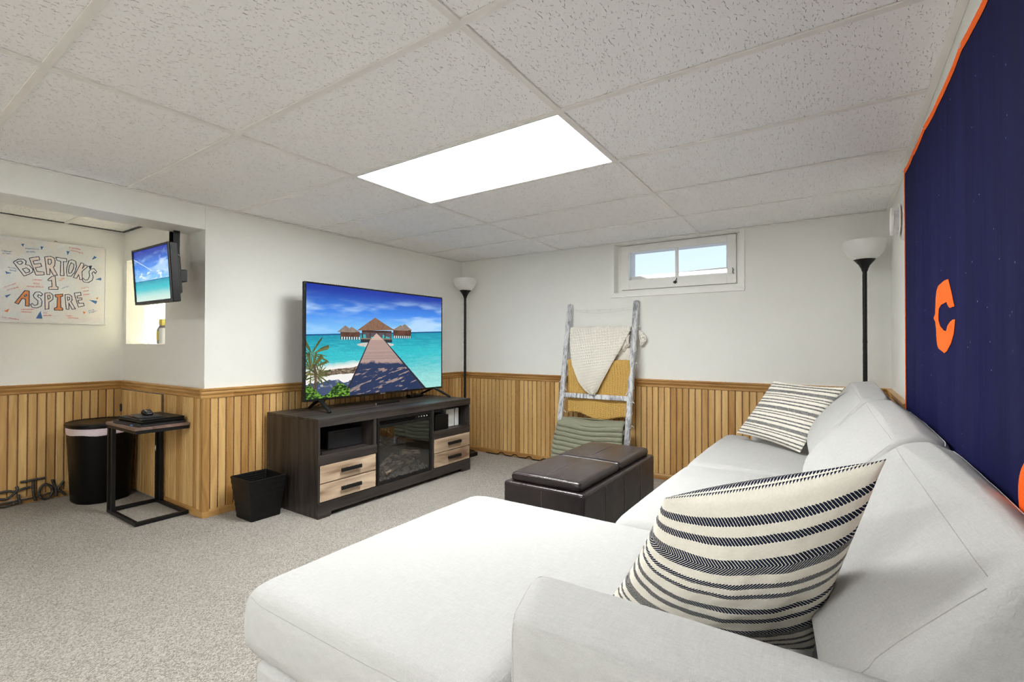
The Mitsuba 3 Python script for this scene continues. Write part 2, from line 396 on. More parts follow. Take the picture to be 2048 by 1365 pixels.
MATS = {
    'paint_cream': lam((0.857, 0.856, 0.82)), 'paint_trim': pr((0.86, 0.855, 0.825), 0.45), 'paint_yellow': lam((0.88, 0.86, 0.77)),
    'tile_face': lam(mikit.proc(tile_fn)), 'grid_metal': pr((0.80, 0.785, 0.755), 0.5),
    'carpet': bump(carpet_h, 0.0035, lam(mikit.proc(carpet_fn)), 2e-3),
    'oak': pr(wood((0.80, 0.535, 0.23), (0.36, 0.165, 0.042), spread=0.62), 0.38, spec=0.4),
    'oak_trim': pr(wood((0.55, 0.32, 0.112), (0.29, 0.13, 0.036), spread=0.2), 0.35, spec=0.45),
    'groove': pr((0.20, 0.10, 0.037), 0.6),
    'espresso': pr(wood((0.050, 0.041, 0.037), (0.014, 0.011, 0.0098), across=40, spread=0.2, knots=0.3), 0.42, spec=0.45),
    'rustic': pr(wood((0.72, 0.56, 0.405), (0.21, 0.125, 0.075), along=3.2, across=17, spread=0.14, knots=0.7), 0.5),
    'walnut': pr(wood((0.235, 0.155, 0.125), (0.10, 0.062, 0.05), spread=0.1), 0.45),
    'black_metal': pr((0.007, 0.007, 0.0075), 0.42, spec=0.3), 'black_plastic': pr((0.0055, 0.0055, 0.006), 0.38, spec=0.25), 'black_gloss': pr((0.006, 0.006, 0.0065), 0.14, spec=0.4),
    'bin_black': pr((0.0028, 0.0028, 0.003), 0.36, spec=0.16), 'dark_grey': pr((0.030, 0.030, 0.034), 0.4, spec=0.3), 'mid_grey': pr((0.16, 0.16, 0.165), 0.4),
    'basket': bump(weave_bin_h, 0.0011, pr((0.0062, 0.006, 0.006), 0.42, spec=0.22)),
    'white_plastic': pr((0.78, 0.78, 0.77), 0.35), 'white_shade': pr((0.80, 0.80, 0.78), 0.3), 'liner': pr((0.70, 0.60, 0.65), 0.4),
    'chrome': pr((0.75, 0.75, 0.76), 0.25, metallic=1.0), 'brass': pr((0.55, 0.43, 0.22), 0.35, metallic=1.0),
    'linen': bump(linen_h, 0.0011, lam(mikit.proc(linen_fn)), 5e-4), 'piping': lam((0.74, 0.73, 0.71)), 'stitch': lam((0.43, 0.42, 0.405)),
    'leather': bump(leather_h, 0.0011, pr(mikit.proc(leather_fn), 0.26, spec=0.6), 1e-3), 'leather_seam': pr((0.10, 0.075, 0.075), 0.4),
    'flag_navy': pr(mikit.proc(flag_fn), 0.8, spec=0.12), 'flag_orange': pr((0.86, 0.125, 0.012), 0.7, spec=0.2),
    'stripes': lam(mikit.proc(stripe_fn)),
    'knit_white': lam((0.81, 0.78, 0.715)), 'knit_mustard': lam((0.60, 0.385, 0.12)), 'knit_sage': lam((0.29, 0.295, 0.215)),
    'ladder_paint': pr(mikit.proc(ladder_fn), 0.6), 'wire_white': pr((0.72, 0.72, 0.70), 0.4),
    'log': lam(mikit.proc(log_fn)), 'ember': lam((0.17, 0.165, 0.155)), 'smoked': {'type': 'thindielectric', 'int_ior': 1.5, 'specular_transmittance': rgb((0.74, 0.74, 0.74))},
    'firebox': lam((0.022, 0.023, 0.02)),
    'whiteboard': pr(mikit.proc(board_fn), 0.25, spec=0.4), 'marker_black': pr((0.035, 0.04, 0.085), 0.6), 'marker_blue': pr((0.06, 0.16, 0.38), 0.6),
    'marker_red': pr((0.60, 0.13, 0.12), 0.6), 'marker_orange': pr((0.70, 0.27, 0.10), 0.6), 'marker_pale': pr((0.84, 0.76, 0.72), 0.6), 'marker_grey': pr((0.62, 0.63, 0.66), 0.6),
    'rust': pr(mikit.proc(rust_fn), 0.5), 'glass': {'type': 'thindielectric', 'int_ior': 1.5},
    'screen': pr((0.006, 0.006, 0.007), 0.18, spec=0.3), 'outside_white': lam((0.72, 0.73, 0.76)),
    'red_print': pr((0.42, 0.07, 0.07), 0.4), 'label_yellow': pr((0.62, 0.52, 0.12), 0.5), 'clear_grey': pr((0.30, 0.31, 0.30), 0.2),
    'blue_sticker': pr((0.05, 0.22, 0.55), 0.4),
}
scene.update({f'mat_{k}': v for k, v in MATS.items()})

# ------------------------------------------------------------------ the room
H, YB, XR, YC, XA, YF = 2.022, 3.032, 3.703, 0.4415, -1.36, -3.3      # ceiling height, back wall, right wall, wall corner, recess wall, wall behind the camera
struct('floor', 'beige flecked wall-to-wall carpet', box(-1.5, XR + 0.1, YF - 0.1, YB + 0.1, -0.06, 0.0), 'carpet')

wl = struct('wall_left', 'cream wall over oak beadboard behind the large television', box(-0.12, 0.0, YC, YB, 0.0, 2.25), 'paint_cream')
ops = union_all([Polygon([(XA - 0.12, 0), (-0.12, 0), (-0.12, 2.25), (XA - 0.12, 2.25)])]).difference(Polygon([(-1.312, 1.126), (-0.595, 1.126), (-0.595, 1.79), (-1.312, 1.79)]))
ws = struct('wall_recess_back', 'cream wall of the recess with a rectangular pass-through opening', prism(ops, 0.12, (1, 0, 0), (0, 0, 1), (0, YC + 0.12, 0)), 'paint_cream')
wa = struct('wall_recess_left', 'cream wall over oak beadboard behind the whiteboard', box(XA - 0.12, XA, YF, YC, 0.0, 2.25), 'paint_cream')
wx0, wx1, wz0 = 1.757, 2.777, 1.585
outer = Polygon([(-0.12, 0), (XR + 0.12, 0), (XR + 0.12, 2.25), (-0.12, 2.25)])
hole = Polygon([(wx0, wz0), (wx1, wz0), (wx1, 2.012), (wx0, 2.012)])
hole2 = Polygon([(1.858, 1.735), (2.660, 1.755), (2.660, 1.957), (1.858, 1.957)])
wb = struct('wall_back', 'cream end wall over oak beadboard with the small basement window',
            cat_([prism(outer.difference(hole), 0.125, (1, 0, 0), (0, 0, 1), (0, YB + 0.125, 0)), prism(outer.difference(hole2), 0.125, (1, 0, 0), (0, 0, 1), (0, YB + 0.25, 0))]), 'paint_cream')
wr = struct('wall_right', 'cream wall behind the sofa and the navy hanging', box(XR, XR + 0.12, YF, YB, 0.0, 2.25), 'paint_cream')
struct('wall_front', 'cream wall at the near end of the room', box(XA - 0.12, XR + 0.12, YF - 0.12, YF, 0.0, 2.25), 'paint_cream')
struct('beam', 'cream header beam over the opening to the recess', box(-0.25, 0.0, YF, YC, 1.868, 2.12, 0.003), 'paint_cream')

# beadboard
PITCH = 0.0498
def boards(parent, a0, a1, place):
    n = int(round((a1 - a0) / PITCH))
    for i in range(n):
        s0, s1 = a0 + (a1 - a0) * i / n + 0.0036, a0 + (a1 - a0) * (i + 1) / n - 0.0036
        d = 0.0085 + 0.0012 * random.random()
        wobj('board', place(s0, s1, d), 'oak', 2, parent)
ZB0, ZB1 = 0.046, 0.776
def along_left(x):
    return lambda s0, s1, d: box(x + 0.002, x + d, s0, s1, ZB0, ZB1, 0.0028)
boards(wl, YC + 0.034, YB - 0.008, along_left(0.0))
obj('groove_backing', box(0.0, 0.003, YC + 0.005, YB, 0.02, 0.79), 'groove', wl)
boards(wb, 0.012, XR - 0.012, lambda s0, s1, d: box(s0, s1, YB - d, YB - 0.002, ZB0, ZB1, 0.0028))
obj('groove_backing', box(0.0, XR, YB - 0.003, YB, 0.02, 0.79), 'groove', wb)
boards(wa, -1.40, YC - 0.012, along_left(XA))
obj('groove_backing', box(XA, XA + 0.003, YF, YC, 0.02, 0.79), 'groove', wa)
boards(ws, -0.584, -0.035, lambda s0, s1, d: box(s0, s1, YC - d, YC - 0.002, ZB0, ZB1, 0.0028))
obj('groove_backing', box(-0.60, -0.004, YC - 0.003, YC, 0.02, 0.79), 'groove', ws)
boards(wr, 1.985, YB - 0.012, lambda s0, s1, d: box(XR - d, XR - 0.002, s0, s1, ZB0, ZB1, 0.0028))
obj('groove_backing', box(XR - 0.003, XR, 1.98, YB, 0.02, 0.79), 'groove', wr)
# corner posts of the outer corner
wobj('corner_trim', box(-0.012, 0.0125, YC - 0.0125, YC + 0.030, 0.03, 0.78, 0.003), 'oak_trim', 2, wl)
wobj('corner_trim', box(-0.034, -0.0125, YC - 0.0115, YC, 0.03, 0.78, 0.002), 'oak_trim', 2, ws)
wobj('corner_trim', box(XA, XA + 0.016, YC - 0.020, YC, 0.03, 0.78, 0.003), 'oak_trim', 2, wa)

rail = [(0, .770), (.013, .770), (.016, .776), (.0155, .784), (.012, .787), (.014, .794), (.021, .801), (.0225, .809), (.019, .815), (.020, .819), (.028, .823), (.029, .832), (.026, .836), (0, .836)]
base = [(0, 0), (.0135, 0), (.0135, .036), (.010, .044), (.006, .049), (0, .050)]
def runs(name, prof, axis, a0, a1, wall, sign, label, cuts=()):
    """A moulding along a wall: sign is the way it stands out from the wall."""
    key = struct(name, label)
    at = [a0, *cuts, a1]
    for s0, s1 in zip(at[:-1], at[1:]):
        if axis == 1:
            m = prism(prof, s1 - s0, (sign, 0, 0), (0, 0, 1), (wall, s1 if sign > 0 else s0, 0))
        else:
            m = prism(prof, s1 - s0, (0, sign, 0), (0, 0, 1), (s0 if sign > 0 else s1, wall, 0))
        m.fix_normals()
        wobj('moulding', m, 'oak_trim', axis, key)
for nm, pf, tx in (('trim', rail, 'oak chair rail'), ('baseboard', base, 'oak baseboard')):
    runs(f'{nm}_left', pf, 1, YC - 0.026 * (nm == 'trim') - 0.0125 * (nm != 'trim'), YB, 0.0, 1, f'{tx} on the television wall', (0.62,) if nm == 'trim' else ())
    runs(f'{nm}_back', pf, 0, 0.0, XR, YB, -1, f'{tx} on the end wall')
    runs(f'{nm}_recess_left', pf, 1, YF, YC, XA, 1, f'{tx} on the whiteboard wall')
    runs(f'{nm}_recess_back', pf, 0, -0.60 if nm != 'trim' else XA, 0.0, YC, -1, f'{tx} on the short recess wall')
    runs(f'{nm}_right', pf, 1, 1.985, YB, XR, -1, f'{tx} on the wall behind the sofa')

# hatch door in the short wall
dk = struct('door_1', 'low oak beadboard hatch door in the recess')
obj('panel', box(-1.335, -0.606, YC - 0.012, YC - 0.004, 0.012, 0.764), 'groove', dk)
n = 15
for i in range(n):
    s0, s1 = -1.333 + 0.725 * i / n + 0.0033, -1.333 + 0.725 * (i + 1) / n - 0.0033
    wobj('board', box(s0, s1, YC - 0.0185 - 0.001 * random.random(), YC - 0.010, 0.014, 0.762, 0.0028), 'oak', 2, dk)
for z in (0.62, 0.16):
    obj('hinge', cat_([box(-1.352, -1.322, YC - 0.0225, YC - 0.0185, z - 0.028, z + 0.028, 0.001), tube([(-1.337, YC - 0.025, z - 0.03), (-1.337, YC - 0.025, z + 0.03)], 0.004)]), 'dark_grey', dk)
hd = [(-0.628, YC - 0.019, 0.345), (-0.628, YC - 0.034, 0.352), (-0.628, YC - 0.04, 0.385), (-0.628, YC - 0.034, 0.418), (-0.628, YC - 0.019, 0.425)]
obj('handle', tube(hd, 0.004), 'chrome', dk)

# the little lit room behind the pass-through
struct('wall_side_room', 'cream walls of the lit room behind the pass-through', cat_([box(-2.3, -0.12, 2.3, 2.4, 0, 2.25), box(-2.4, -2.3, YC, 2.4, 0, 2.25), box(-2.3, XA - 0.12, YC + 0.12, YC + 0.22, 0, 2.25), box(-2.4, -0.12, YC + 0.12, 2.4, -0.06, 0.0), box(-2.4, -0.12, YC + 0.12, 2.4, 2.1, 2.2)]), 'paint_yellow')
lk = thing('side_room_lamp', 'white ceiling lamp in the room behind the pass-through', 'lamp')
obj('rim', lathe([(0.0, 2.1), (0.17, 2.1), (0.17, 2.07), (0.0, 2.07)], 32, (-1.75, 1.25, 0)), 'white_plastic', lk)
lm = lathe([(0.0, 2.045), (0.10, 2.05), (0.15, 2.069)], 32, (-1.75, 1.25, 0))
if lm.face_normals[:, 2].mean() > 0:
    lm.invert()
obj('diffuser', lm, 'white_plastic', lk, emitter={'type': 'area', 'radiance': rgb(BACKROOM)})

# ------------------------------------------------------------------ ceiling: tiles on a grid
ck = struct('ceiling', 'white suspended ceiling of fissured mineral tiles', box(XA - 0.12, XR + 0.12, YF - 0.12, YB + 0.12, 2.13, 2.2), 'paint_cream')
TP = 0.6096
def ly(j, x): return j * TP - 0.0182 * (x - 1.273)
def lx(i, y): return (1.2732 - 0.0168 * y) if i == 1 else (2.5357 - 0.0205 * y) if i == 2 else (0.0 if i == 0 else XR)
def cross(i, j):
    x = lx(i, 0)
    for _ in range(4):
        y = ly(j, x)
        x = lx(i, y)
    return x, ly(j, x)
def slab(q, z0, z1):
    return prism(Polygon(q), z1 - z0, (1, 0, 0), (0, 1, 0), (0, 0, z0))
JS = list(range(-5, 5))
LIGHTS = {(1, 1), (1, -4)}
def corner(i, j):
    if j == JS[0] - 1:
        return lx(i, YF), YF
    if j == JS[-1] + 1:
        return lx(i, YB), YB
    return cross(i, j)
for j in range(JS[0] - 1, JS[-1] + 1):
    for i in range(3):
        if (i, j) in LIGHTS:
            continue
        q = [corner(i, j), corner(i + 1, j), corner(i + 1, j + 1), corner(i, j + 1)]
        dz = 0.0012 * random.random()
        obj('tile', slab(q, H + 0.006 + dz, H + 0.022), 'tile_face', ck)
for j in JS:                                      # long cross bars
    a, b = cross(0, j), cross(3, j)
    w = 0.012
    obj('grid_bar', slab([(a[0], a[1] - w), (b[0], b[1] - w), (b[0], b[1] + w), (a[0], a[1] + w)], H, H + 0.0055), 'grid_metal', ck)
for i in (1, 2):                                  # main bars, cut at the cross bars
    for j in range(JS[0] - 1, JS[-1] + 1):
        a, b = corner(i, j), corner(i, j + 1)
        w = 0.012
        obj('grid_bar', slab([(a[0] - w, a[1] + 0.012), (a[0] + w, a[1] + 0.012), (b[0] + w, b[1] - 0.012), (b[0] - w, b[1] - 0.012)], H - 0.0008, H + 0.0055), 'grid_metal', ck)
for q in ([(0.001, YF), (0.021, YF), (0.021, YB), (0.001, YB)], [(XR - 0.024, YF), (XR - 0.001, YF), (XR - 0.001, YB), (XR - 0.024, YB)], [(0.021, YB - 0.020), (XR - 0.024, YB - 0.020), (XR - 0.024, YB - 0.001), (0.021, YB - 0.001)]):
    obj('wall_angle', slab(q, H - 0.001, H + 0.0045), 'grid_metal', ck)
# the recess ceiling
for y0, y1 in ((YF, -0.95), (-0.95, 0.08), (0.08, YC)):
    obj('tile', box(XA, -0.25, y0 + 0.004, y1 - 0.004, H + 0.004, H + 0.02), 'tile_face', ck)
for y in (-0.95, 0.08):
    obj('grid_bar', box(XA, -0.25, y - 0.012, y + 0.012, H - 0.001, H + 0.0055), 'grid_metal', ck)
obj('wall_angle', box(XA + 0.001, -0.25, YC - 0.02, YC - 0.001, H - 0.001, H + 0.004), 'dark_grey', ck)
obj('wall_angle', box(XA + 0.001, XA + 0.018, YF, YC - 0.02, H - 0.001, H + 0.004), 'dark_grey', ck)

for (i, j), lab in (((1, 1), 'lit rectangular fluorescent ceiling panel in the tile grid'), ((1, -4), 'lit fluorescent ceiling panel behind the camera')):
    k = thing('ceiling_light', lab, 'ceiling light')
    q = [np.array(corner(i, j)), np.array(corner(i + 1, j)), np.array(corner(i + 1, j + 1)), np.array(corner(i, j + 1))]
    c = sum(q) / 4
    ins = lambda d: [p + d * np.sign(c - p) for p in q]
    obj('frame', slab(Polygon(ins(0.010)).difference(Polygon(ins(0.017))), H - 0.001, H + 0.012), 'white_plastic', k)
    v = np.array([[*p, H + 0.003] for p in ins(0.0165)])
    pm = trimesh.Trimesh(v, [[0, 2, 1], [0, 3, 2]], process=False)
    obj('diffuser', pm, 'white_plastic', k, emitter={'type': 'area', 'radiance': rgb(PANEL)})
    obj('housing', slab(ins(0.012), H + 0.013, H + 0.09), 'white_plastic', k)

# ------------------------------------------------------------------ window
wk = struct('window_1', 'small white basement window close under the ceiling')
def frame2(x0, x1, z0, z1, t, y0, y1, tb=None, tt=None):
    tb, tt = tb or t, tt or t
    return [box(x0, x0 + t, y0, y1, z0, z1, 0.002), box(x1 - t, x1, y0, y1, z0, z1, 0.002), box(x0 + t, x1 - t, y0, y1, z0, z0 + tb, 0.002), box(x0 + t, x1 - t, y0, y1, z1 - tt, z1, 0.002)]
for nm, m in (('casing', prism([(1.722, 1.546), (1.757, 1.581), (1.757, H), (1.722, H)], 0.014, (1, 0, 0), (0, 0, 1), (0, YB, 0))),
              ('casing', prism([(2.813, 1.546), (2.813, H), (2.778, H), (2.778, 1.581)], 0.014, (1, 0, 0), (0, 0, 1), (0, YB, 0))),
              ('casing', prism([(1.723, 1.545), (2.812, 1.545), (2.777, 1.580), (1.758, 1.580)], 0.014, (1, 0, 0), (0, 0, 1), (0, YB, 0)))):
    obj(nm, m, 'paint_trim', wk)
obj('jamb', cat_([box(1.757, 1.795, YB + 0.088, YB + 0.125, 1.585, 2.012), box(2.745, 2.777, YB + 0.088, YB + 0.125, 1.585, 2.012), box(1.795, 2.745, YB + 0.088, YB + 0.125, 1.585, 1.612)]), 'paint_trim', wk)
sk = obj('sash', cat_(frame2(1.799, 2.741, 1.616, 2.006, 0.066, YB + 0.066, YB + 0.10, 0.086, 0.06)), 'paint_trim', wk)
obj('muntin', box(2.268, 2.292, YB + 0.070, YB + 0.097, 1.700, 1.948, 0.003), 'paint_trim', sk)
obj('pane', box(1.860, 2.270, YB + 0.0820, YB + 0.0822, 1.698, 1.950), 'glass', wk)
obj('pane', box(2.290, 2.680, YB + 0.0820, YB + 0.0822, 1.698, 1.950), 'glass', wk)
obj('latch', cat_([lathe([(0, -0.004), (0.014, -0.004), (0.014, 0.004), (0, 0.004)], 16, (2.27, YB + 0.062, 1.655), 'x'), box(2.255, 2.285, YB + 0.058, YB + 0.066, 1.648, 1.662, 0.002), tube([(2.27, YB + 0.062, 1.655), (2.285, YB + 0.045, 1.672), (2.288, YB + 0.045, 1.688)], 0.0035)]), 'dark_grey', wk)
obj('latch', tube([(2.725, YB + 0.06, 1.69), (2.719, YB + 0.05, 1.70), (2.724, YB + 0.05, 1.72), (2.716, YB + 0.06, 1.735)], 0.003), 'dark_grey', wk)
obj('outer_sill', prism([(YB + 0.13, 1.735), (YB + 0.40, 1.748), (YB + 0.40, 1.70), (YB + 0.13, 1.70)], 0.9, (0, 1, 0), (0, 0, 1), (1.82, 0, 0)), 'outside_white', wk)
struct('ground', 'pale ground outside the window', box(-6, 10, YB + 0.40, YB + 14, 1.45, 1.5), 'outside_white')

# ------------------------------------------------------------------ television stand
ST = thing('tv_stand', 'dark brown television stand with a glass fireplace in the middle', 'tv stand')
X0, X1, Y0, Y1, ZT = 0.045, 0.645, 0.834, 2.381, 0.643
dv = [0.846, 1.295, 1.316, 1.900, 1.916, 2.372]      # bay edges along the front
wobj('top', cat_([box(X0, X1, Y0, Y1, ZT - 0.016, ZT, 0.0015), box(X1 - 0.03, X1 - 0.0005, Y0 + 0.0005, Y1 - 0.0005, 0.588, ZT - 0.016, 0.001)]), 'espresso', 1, ST)
wobj('side_panel', box(X0, X1 - 0.002, Y0 + 0.001, Y0 + 0.016, 0.0, ZT - 0.016, 0.001), 'espresso', 2, ST)
wobj('side_panel', box(X0, X1 - 0.004, Y1 - 0.016, Y1 - 0.003, 0.0, ZT - 0.016, 0.001), 'espresso', 2, ST)
for a in (1.287, 1.888):
    wobj('divider', box(X0 + 0.01, X1 - 0.006, a, a + 0.026, 0.10, 0.60, 0.001), 'espresso', 2, ST)
obj('back_panel', box(X0, X0 + 0.006, Y0 + 0.016, Y1 - 0.016, 0.08, ZT - 0.016), 'espresso', ST)
for a, b in ((Y0 + 0.016, 1.287), (1.914, Y1 - 0.016)):
    wobj('shelf', box(X0 + 0.006, X1 - 0.02, a, b, 0.378, 0.398, 0.001), 'espresso', 1, ST)
    wobj('shelf_rail', box(X1 - 0.02, X1, a - (0.014 if a < 1 else 0.012), b + (0.027 if b < 1.5 else 0.012), 0.342, 0.404, 0.0015), 'espresso', 1, ST)
foot = Polygon([(Y0, 0.0), (0.924, 0.0), (0.936, 0.030), (2.262, 0.030), (2.274, 0.0), (Y1, 0.0), (Y1, 0.101), (Y0, 0.101)])
fm = prism(foot, 0.018, (0, 1, 0), (0, 0, 1), (X1 - 0.018, 0, 0))
wobj('base_rail', fm, 'espresso', 1, ST)
for a, b in ((0.848, 1.303), (1.918, 2.373)):
    for z0, z1 in ((0.225, 0.339), (0.105, 0.219)):
        dk = wobj('drawer', box(X1 - 0.022, X1 - 0.002, a, b, z0, z1, 0.0012), 'rustic', 1, ST)
        c, zc = (a + b) / 2 + 0.005, (z0 + z1) / 2 + 0.004
        obj('handle', cat_([box(X1 + 0.012, X1 + 0.026, c - 0.082, c + 0.082, zc - 0.012, zc + 0.012, 0.002), box(X1 - 0.003, X1 + 0.014, c - 0.07, c - 0.055, zc - 0.006, zc + 0.006), box(X1 - 0.003, X1 + 0.014, c + 0.055, c + 0.07, zc - 0.006, zc + 0.006)]), 'black_metal', dk)
fp = obj('fireplace', cat_([box(X1 - 0.012, X1 - 0.001, 1.318, 1.336, 0.103, 0.586, 0.001), box(X1 - 0.012, X1 - 0.001, 1.862, 1.880, 0.103, 0.586, 0.001), box(X1 - 0.012, X1 - 0.001, 1.336, 1.862, 0.103, 0.124, 0.001), box(X1 - 0.012, X1 - 0.001, 1.336, 1.862, 0.566, 0.586, 0.001), box(X1 - 0.010, X1 - 0.002, 1.336, 1.862, 0.512, 0.534, 0.001)]), 'black_metal', ST)
obj('heater_grille', cat_([box(X1 - 0.030, X1 - 0.012, 1.336, 1.70, 0.534 + 0.006 * i, 0.5365 + 0.006 * i) for i in range(6)] + [box(X1 - 0.016, X1 - 0.008, 1.70, 1.862, 0.534, 0.566)]), 'black_plastic', fp)
for q in range(4):
    obj('button', box(X1 - 0.008, X1 - 0.0055, 1.735 + 0.03 * q, 1.743 + 0.03 * q, 0.547, 0.556, 0.001), 'mid_grey' if q < 1 else 'white_plastic', fp)
obj('glass', box(X1 - 0.0075, X1 - 0.0072, 1.336, 1.862, 0.124, 0.512), 'smoked', fp)
obj('firebox', cat_([box(X0 + 0.3, X0 + 0.306, 1.32, 1.88, 0.10, 0.56), box(X0 + 0.3, X1 - 0.012, 1.318, 1.324, 0.10, 0.56), box(X0 + 0.3, X1 - 0.012, 1.876, 1.882, 0.10, 0.56), box(X0 + 0.3, X1 - 0.012, 1.318, 1.882, 0.10, 0.122), box(X0 + 0.3, X1 - 0.012, 1.318, 1.882, 0.56, 0.566)]), 'firebox', fp)
def log(pts, r):
    p = np.array(pts, float)
    t = np.linspace(0, 1, 26)
    q = np.stack([np.interp(t, np.linspace(0, 1, len(p)), p[:, k]) for k in range(3)], 1)
    m = tube(q, np.full(26, r), 18)
    v = np.array(m.vertices)
    c = q[np.clip((np.arange(len(v)) // 18), 0, 25)]
    d = v - c
    v = c + d * (1 + 0.45 * (meshkit.fbm(v * 38, 3, 5)[:, None] - 0.5))
    m.vertices = v
    return m
for pts, r in (([(0.60, 1.365, 0.175), (0.585, 1.46, 0.235), (0.57, 1.545, 0.265)], 0.031), ([(0.615, 1.40, 0.168), (0.60, 1.52, 0.205), (0.585, 1.66, 0.235)], 0.030), ([(0.565, 1.60, 0.27), (0.575, 1.68, 0.262), (0.585, 1.78, 0.245)], 0.034), ([(0.57, 1.45, 0.16), (0.56, 1.62, 0.185), (0.56, 1.75, 0.20)], 0.027)):
    obj('log', log(pts, r), 'log', fp, smooth=40)
em = []
for _ in range(240):
    y, x = rng.uniform(1.345, 1.855), rng.uniform(0.50, 0.629)
    z = 0.124 + 0.035 * (1 - (x - 0.50) / 0.13) + 0.012 * rng.random()
    s = trimesh.creation.icosphere(subdivisions=1, radius=rng.uniform(0.007, 0.013))
    s.apply_translation((x, y, z))
    em.append(s)
obj('ember_bed', cat_(em), 'ember', fp, kind='stuff')

# things in and on the stand
k = thing('game_console', 'black game console lying in the left bay of the television stand', 'game console')
obj('body', box(0.355, 0.505, 1.008, 1.300, 0.399, 0.526, 0.003), 'dark_grey', k)
obj('vent', cat_([box(0.36 + 0.0125 * i, 0.367 + 0.0125 * i, 1.0065, 1.0085, 0.41, 0.515) for i in range(11)]), 'black_plastic', k)
obj('disc_slot', box(0.5045, 0.5062, 1.05, 1.20, 0.508, 0.511), 'black_gloss', k)
obj('foot', cat_([box(0.5045, 0.5065, 1.012 + 0.02 * i, 1.022 + 0.02 * i, 0.402, 0.410, 0.001) for i in range(2)]), 'black_gloss', k)
obj('headset_puck', refined(rhull([(0.57, 0.88, 0.409), (0.59, 0.89, 0.409), (0.585, 0.88, 0.414)], 0.010, 12), 0.01), 'black_gloss', smooth=True, label='small black gadget beside the black console in the left bay', cat='gadget')
k = thing('white_console', 'white game console standing in the right bay of the television stand', 'game console')
obj('shell', cat_([box(0.38, 0.555, 2.158, 2.268, 0.400, 0.556, 0.004), box(0.38, 0.560, 2.276, 2.322, 0.400, 0.558, 0.004)]), 'white_plastic', k)
obj('slot', box(0.38, 0.5535, 2.268, 2.276, 0.401, 0.554), 'mid_grey', k)
k = thing('storage_box', 'black box in front of the white console', 'box')
obj('body', box(0.505, 0.590, 1.985, 2.150, 0.399, 0.520, 0.003), 'black_plastic', k)
obj('contents', cat_([box(0.512, 0.582, 2.00 + 0.026 * i, 2.018 + 0.026 * i, 0.518, 0.530 + 0.004 * (i % 2), 0.002) for i in range(5)]), 'dark_grey', k)

TV = thing('television', 'large flat screen television showing a pier and thatched huts', 'television')
tx, ty0, ty1, tz0, tz1 = 0.300, 0.957, 2.383, 0.718, 1.570
obj('body', cat_([box(tx - 0.030, tx - 0.001, ty0, ty1, tz0, tz1, 0.003), box(tx - 0.075, tx - 0.028, ty0 + 0.16, ty1 - 0.16, tz0 + 0.02, tz0 + 0.48, 0.012)]), 'black_plastic', TV)
obj('bezel', cat_([box(tx - 0.001, tx + 0.003, ty0, ty0 + 0.011, tz0, tz1, 0.001), box(tx - 0.001, tx + 0.003, ty1 - 0.011, ty1, tz0, tz1, 0.001), box(tx - 0.001, tx + 0.003, ty0 + 0.011, ty1 - 0.011, tz0, tz0 + 0.016, 0.001), box(tx - 0.001, tx + 0.003, ty0 + 0.011, ty1 - 0.011, tz1 - 0.011, tz1, 0.001)]), 'black_gloss', TV)
def screen(y0, y1, z0, z1, x, n=2):
    v = np.array([[x, y0, z0], [x, y1, z0], [x, y1, z1], [x, y0, z1]])
    return trimesh.Trimesh(v, [[0, 1, 2], [0, 2, 3]], process=False), np.array([[0, 0], [1, 0], [1, 1], [0, 1.0]])
sm, suv = screen(ty0 + 0.011, ty1 - 0.011, tz0 + 0.016, tz1 - 0.011, tx + 0.0008)
obj('screen', sm, 'screen', TV, uv=suv, emitter={'type': 'area', 'radiance': mikit.proc(tv_fn)})
obj('logo', box(tx + 0.001, tx + 0.0045, 1.640, 1.690, tz0 + 0.002, tz0 + 0.011, 0.001), 'chrome', TV)
obj('logo_text', prism(Polygon([(1.648, 0.7215), (1.682, 0.7215), (1.682, 0.7275), (1.648, 0.7275)]), 0.0008, (0, 1, 0), (0, 0, 1), (tx + 0.0045, 0, 0)), 'mid_grey', TV)
for yc, s in ((1.085, 1), (2.285, -1)):
    f = m3.Manifold()
    for ex, dy in ((0.455, -0.03 * s), (0.125, 0.03 * s)):
        f = f + rhull([(0.288, yc - 0.012, 0.728), (0.288, yc + 0.012, 0.728), (ex, yc + dy - 0.006, 0.652), (ex, yc + dy + 0.006, 0.652)], 0.0075, 10)
    obj('foot', tm(f), 'black_plastic', TV, smooth=35)
k = thing('sensor_bar', 'slim sensor bar on top of the television stand', 'sensor bar')
obj('bar', box(0.335, 0.348, 1.555, 1.812, 0.6435, 0.656, 0.003), 'black_gloss', k)
obj('end_cap', box(0.334, 0.3495, 1.553, 1.562, 0.6435, 0.6565, 0.002), 'chrome', k)
for (y0, y1, x, lab) in ((2.085, 2.165, 0.20, 'small black streaming box under the television, the nearer of the two'), (2.190, 2.275, 0.17, 'small black streaming box under the television, nearer the right foot')):
    k = thing('streaming_box', lab, 'set-top box', 'streaming boxes under the television')
    obj('body', box(x - 0.07, x, y0, y1, 0.6435, 0.668, 0.004), 'black_gloss', k)
    obj('front_light', box(x, x + 0.0008, y0 + 0.02, y0 + 0.03, 0.654, 0.658), 'mid_grey', k)
cab = [(0.25, 1.165, 0.725), (0.22, 1.175, 0.69), (0.12, 1.17, 0.655), (0.06, 1.16, 0.648)]
obj('television_cable', tube(cab, 0.003), 'black_plastic', label='thin black cable dropping from the television to the stand', cat='cable')
cab = [(0.16, 2.13, 0.665), (0.15, 2.15, 0.70), (0.20, 2.20, 0.728), (0.24, 2.24, 0.735)]
obj('streaming_cable', tube(cab, 0.0022), 'black_plastic', label='thin black cable from the streaming boxes up to the television', cat='cable')

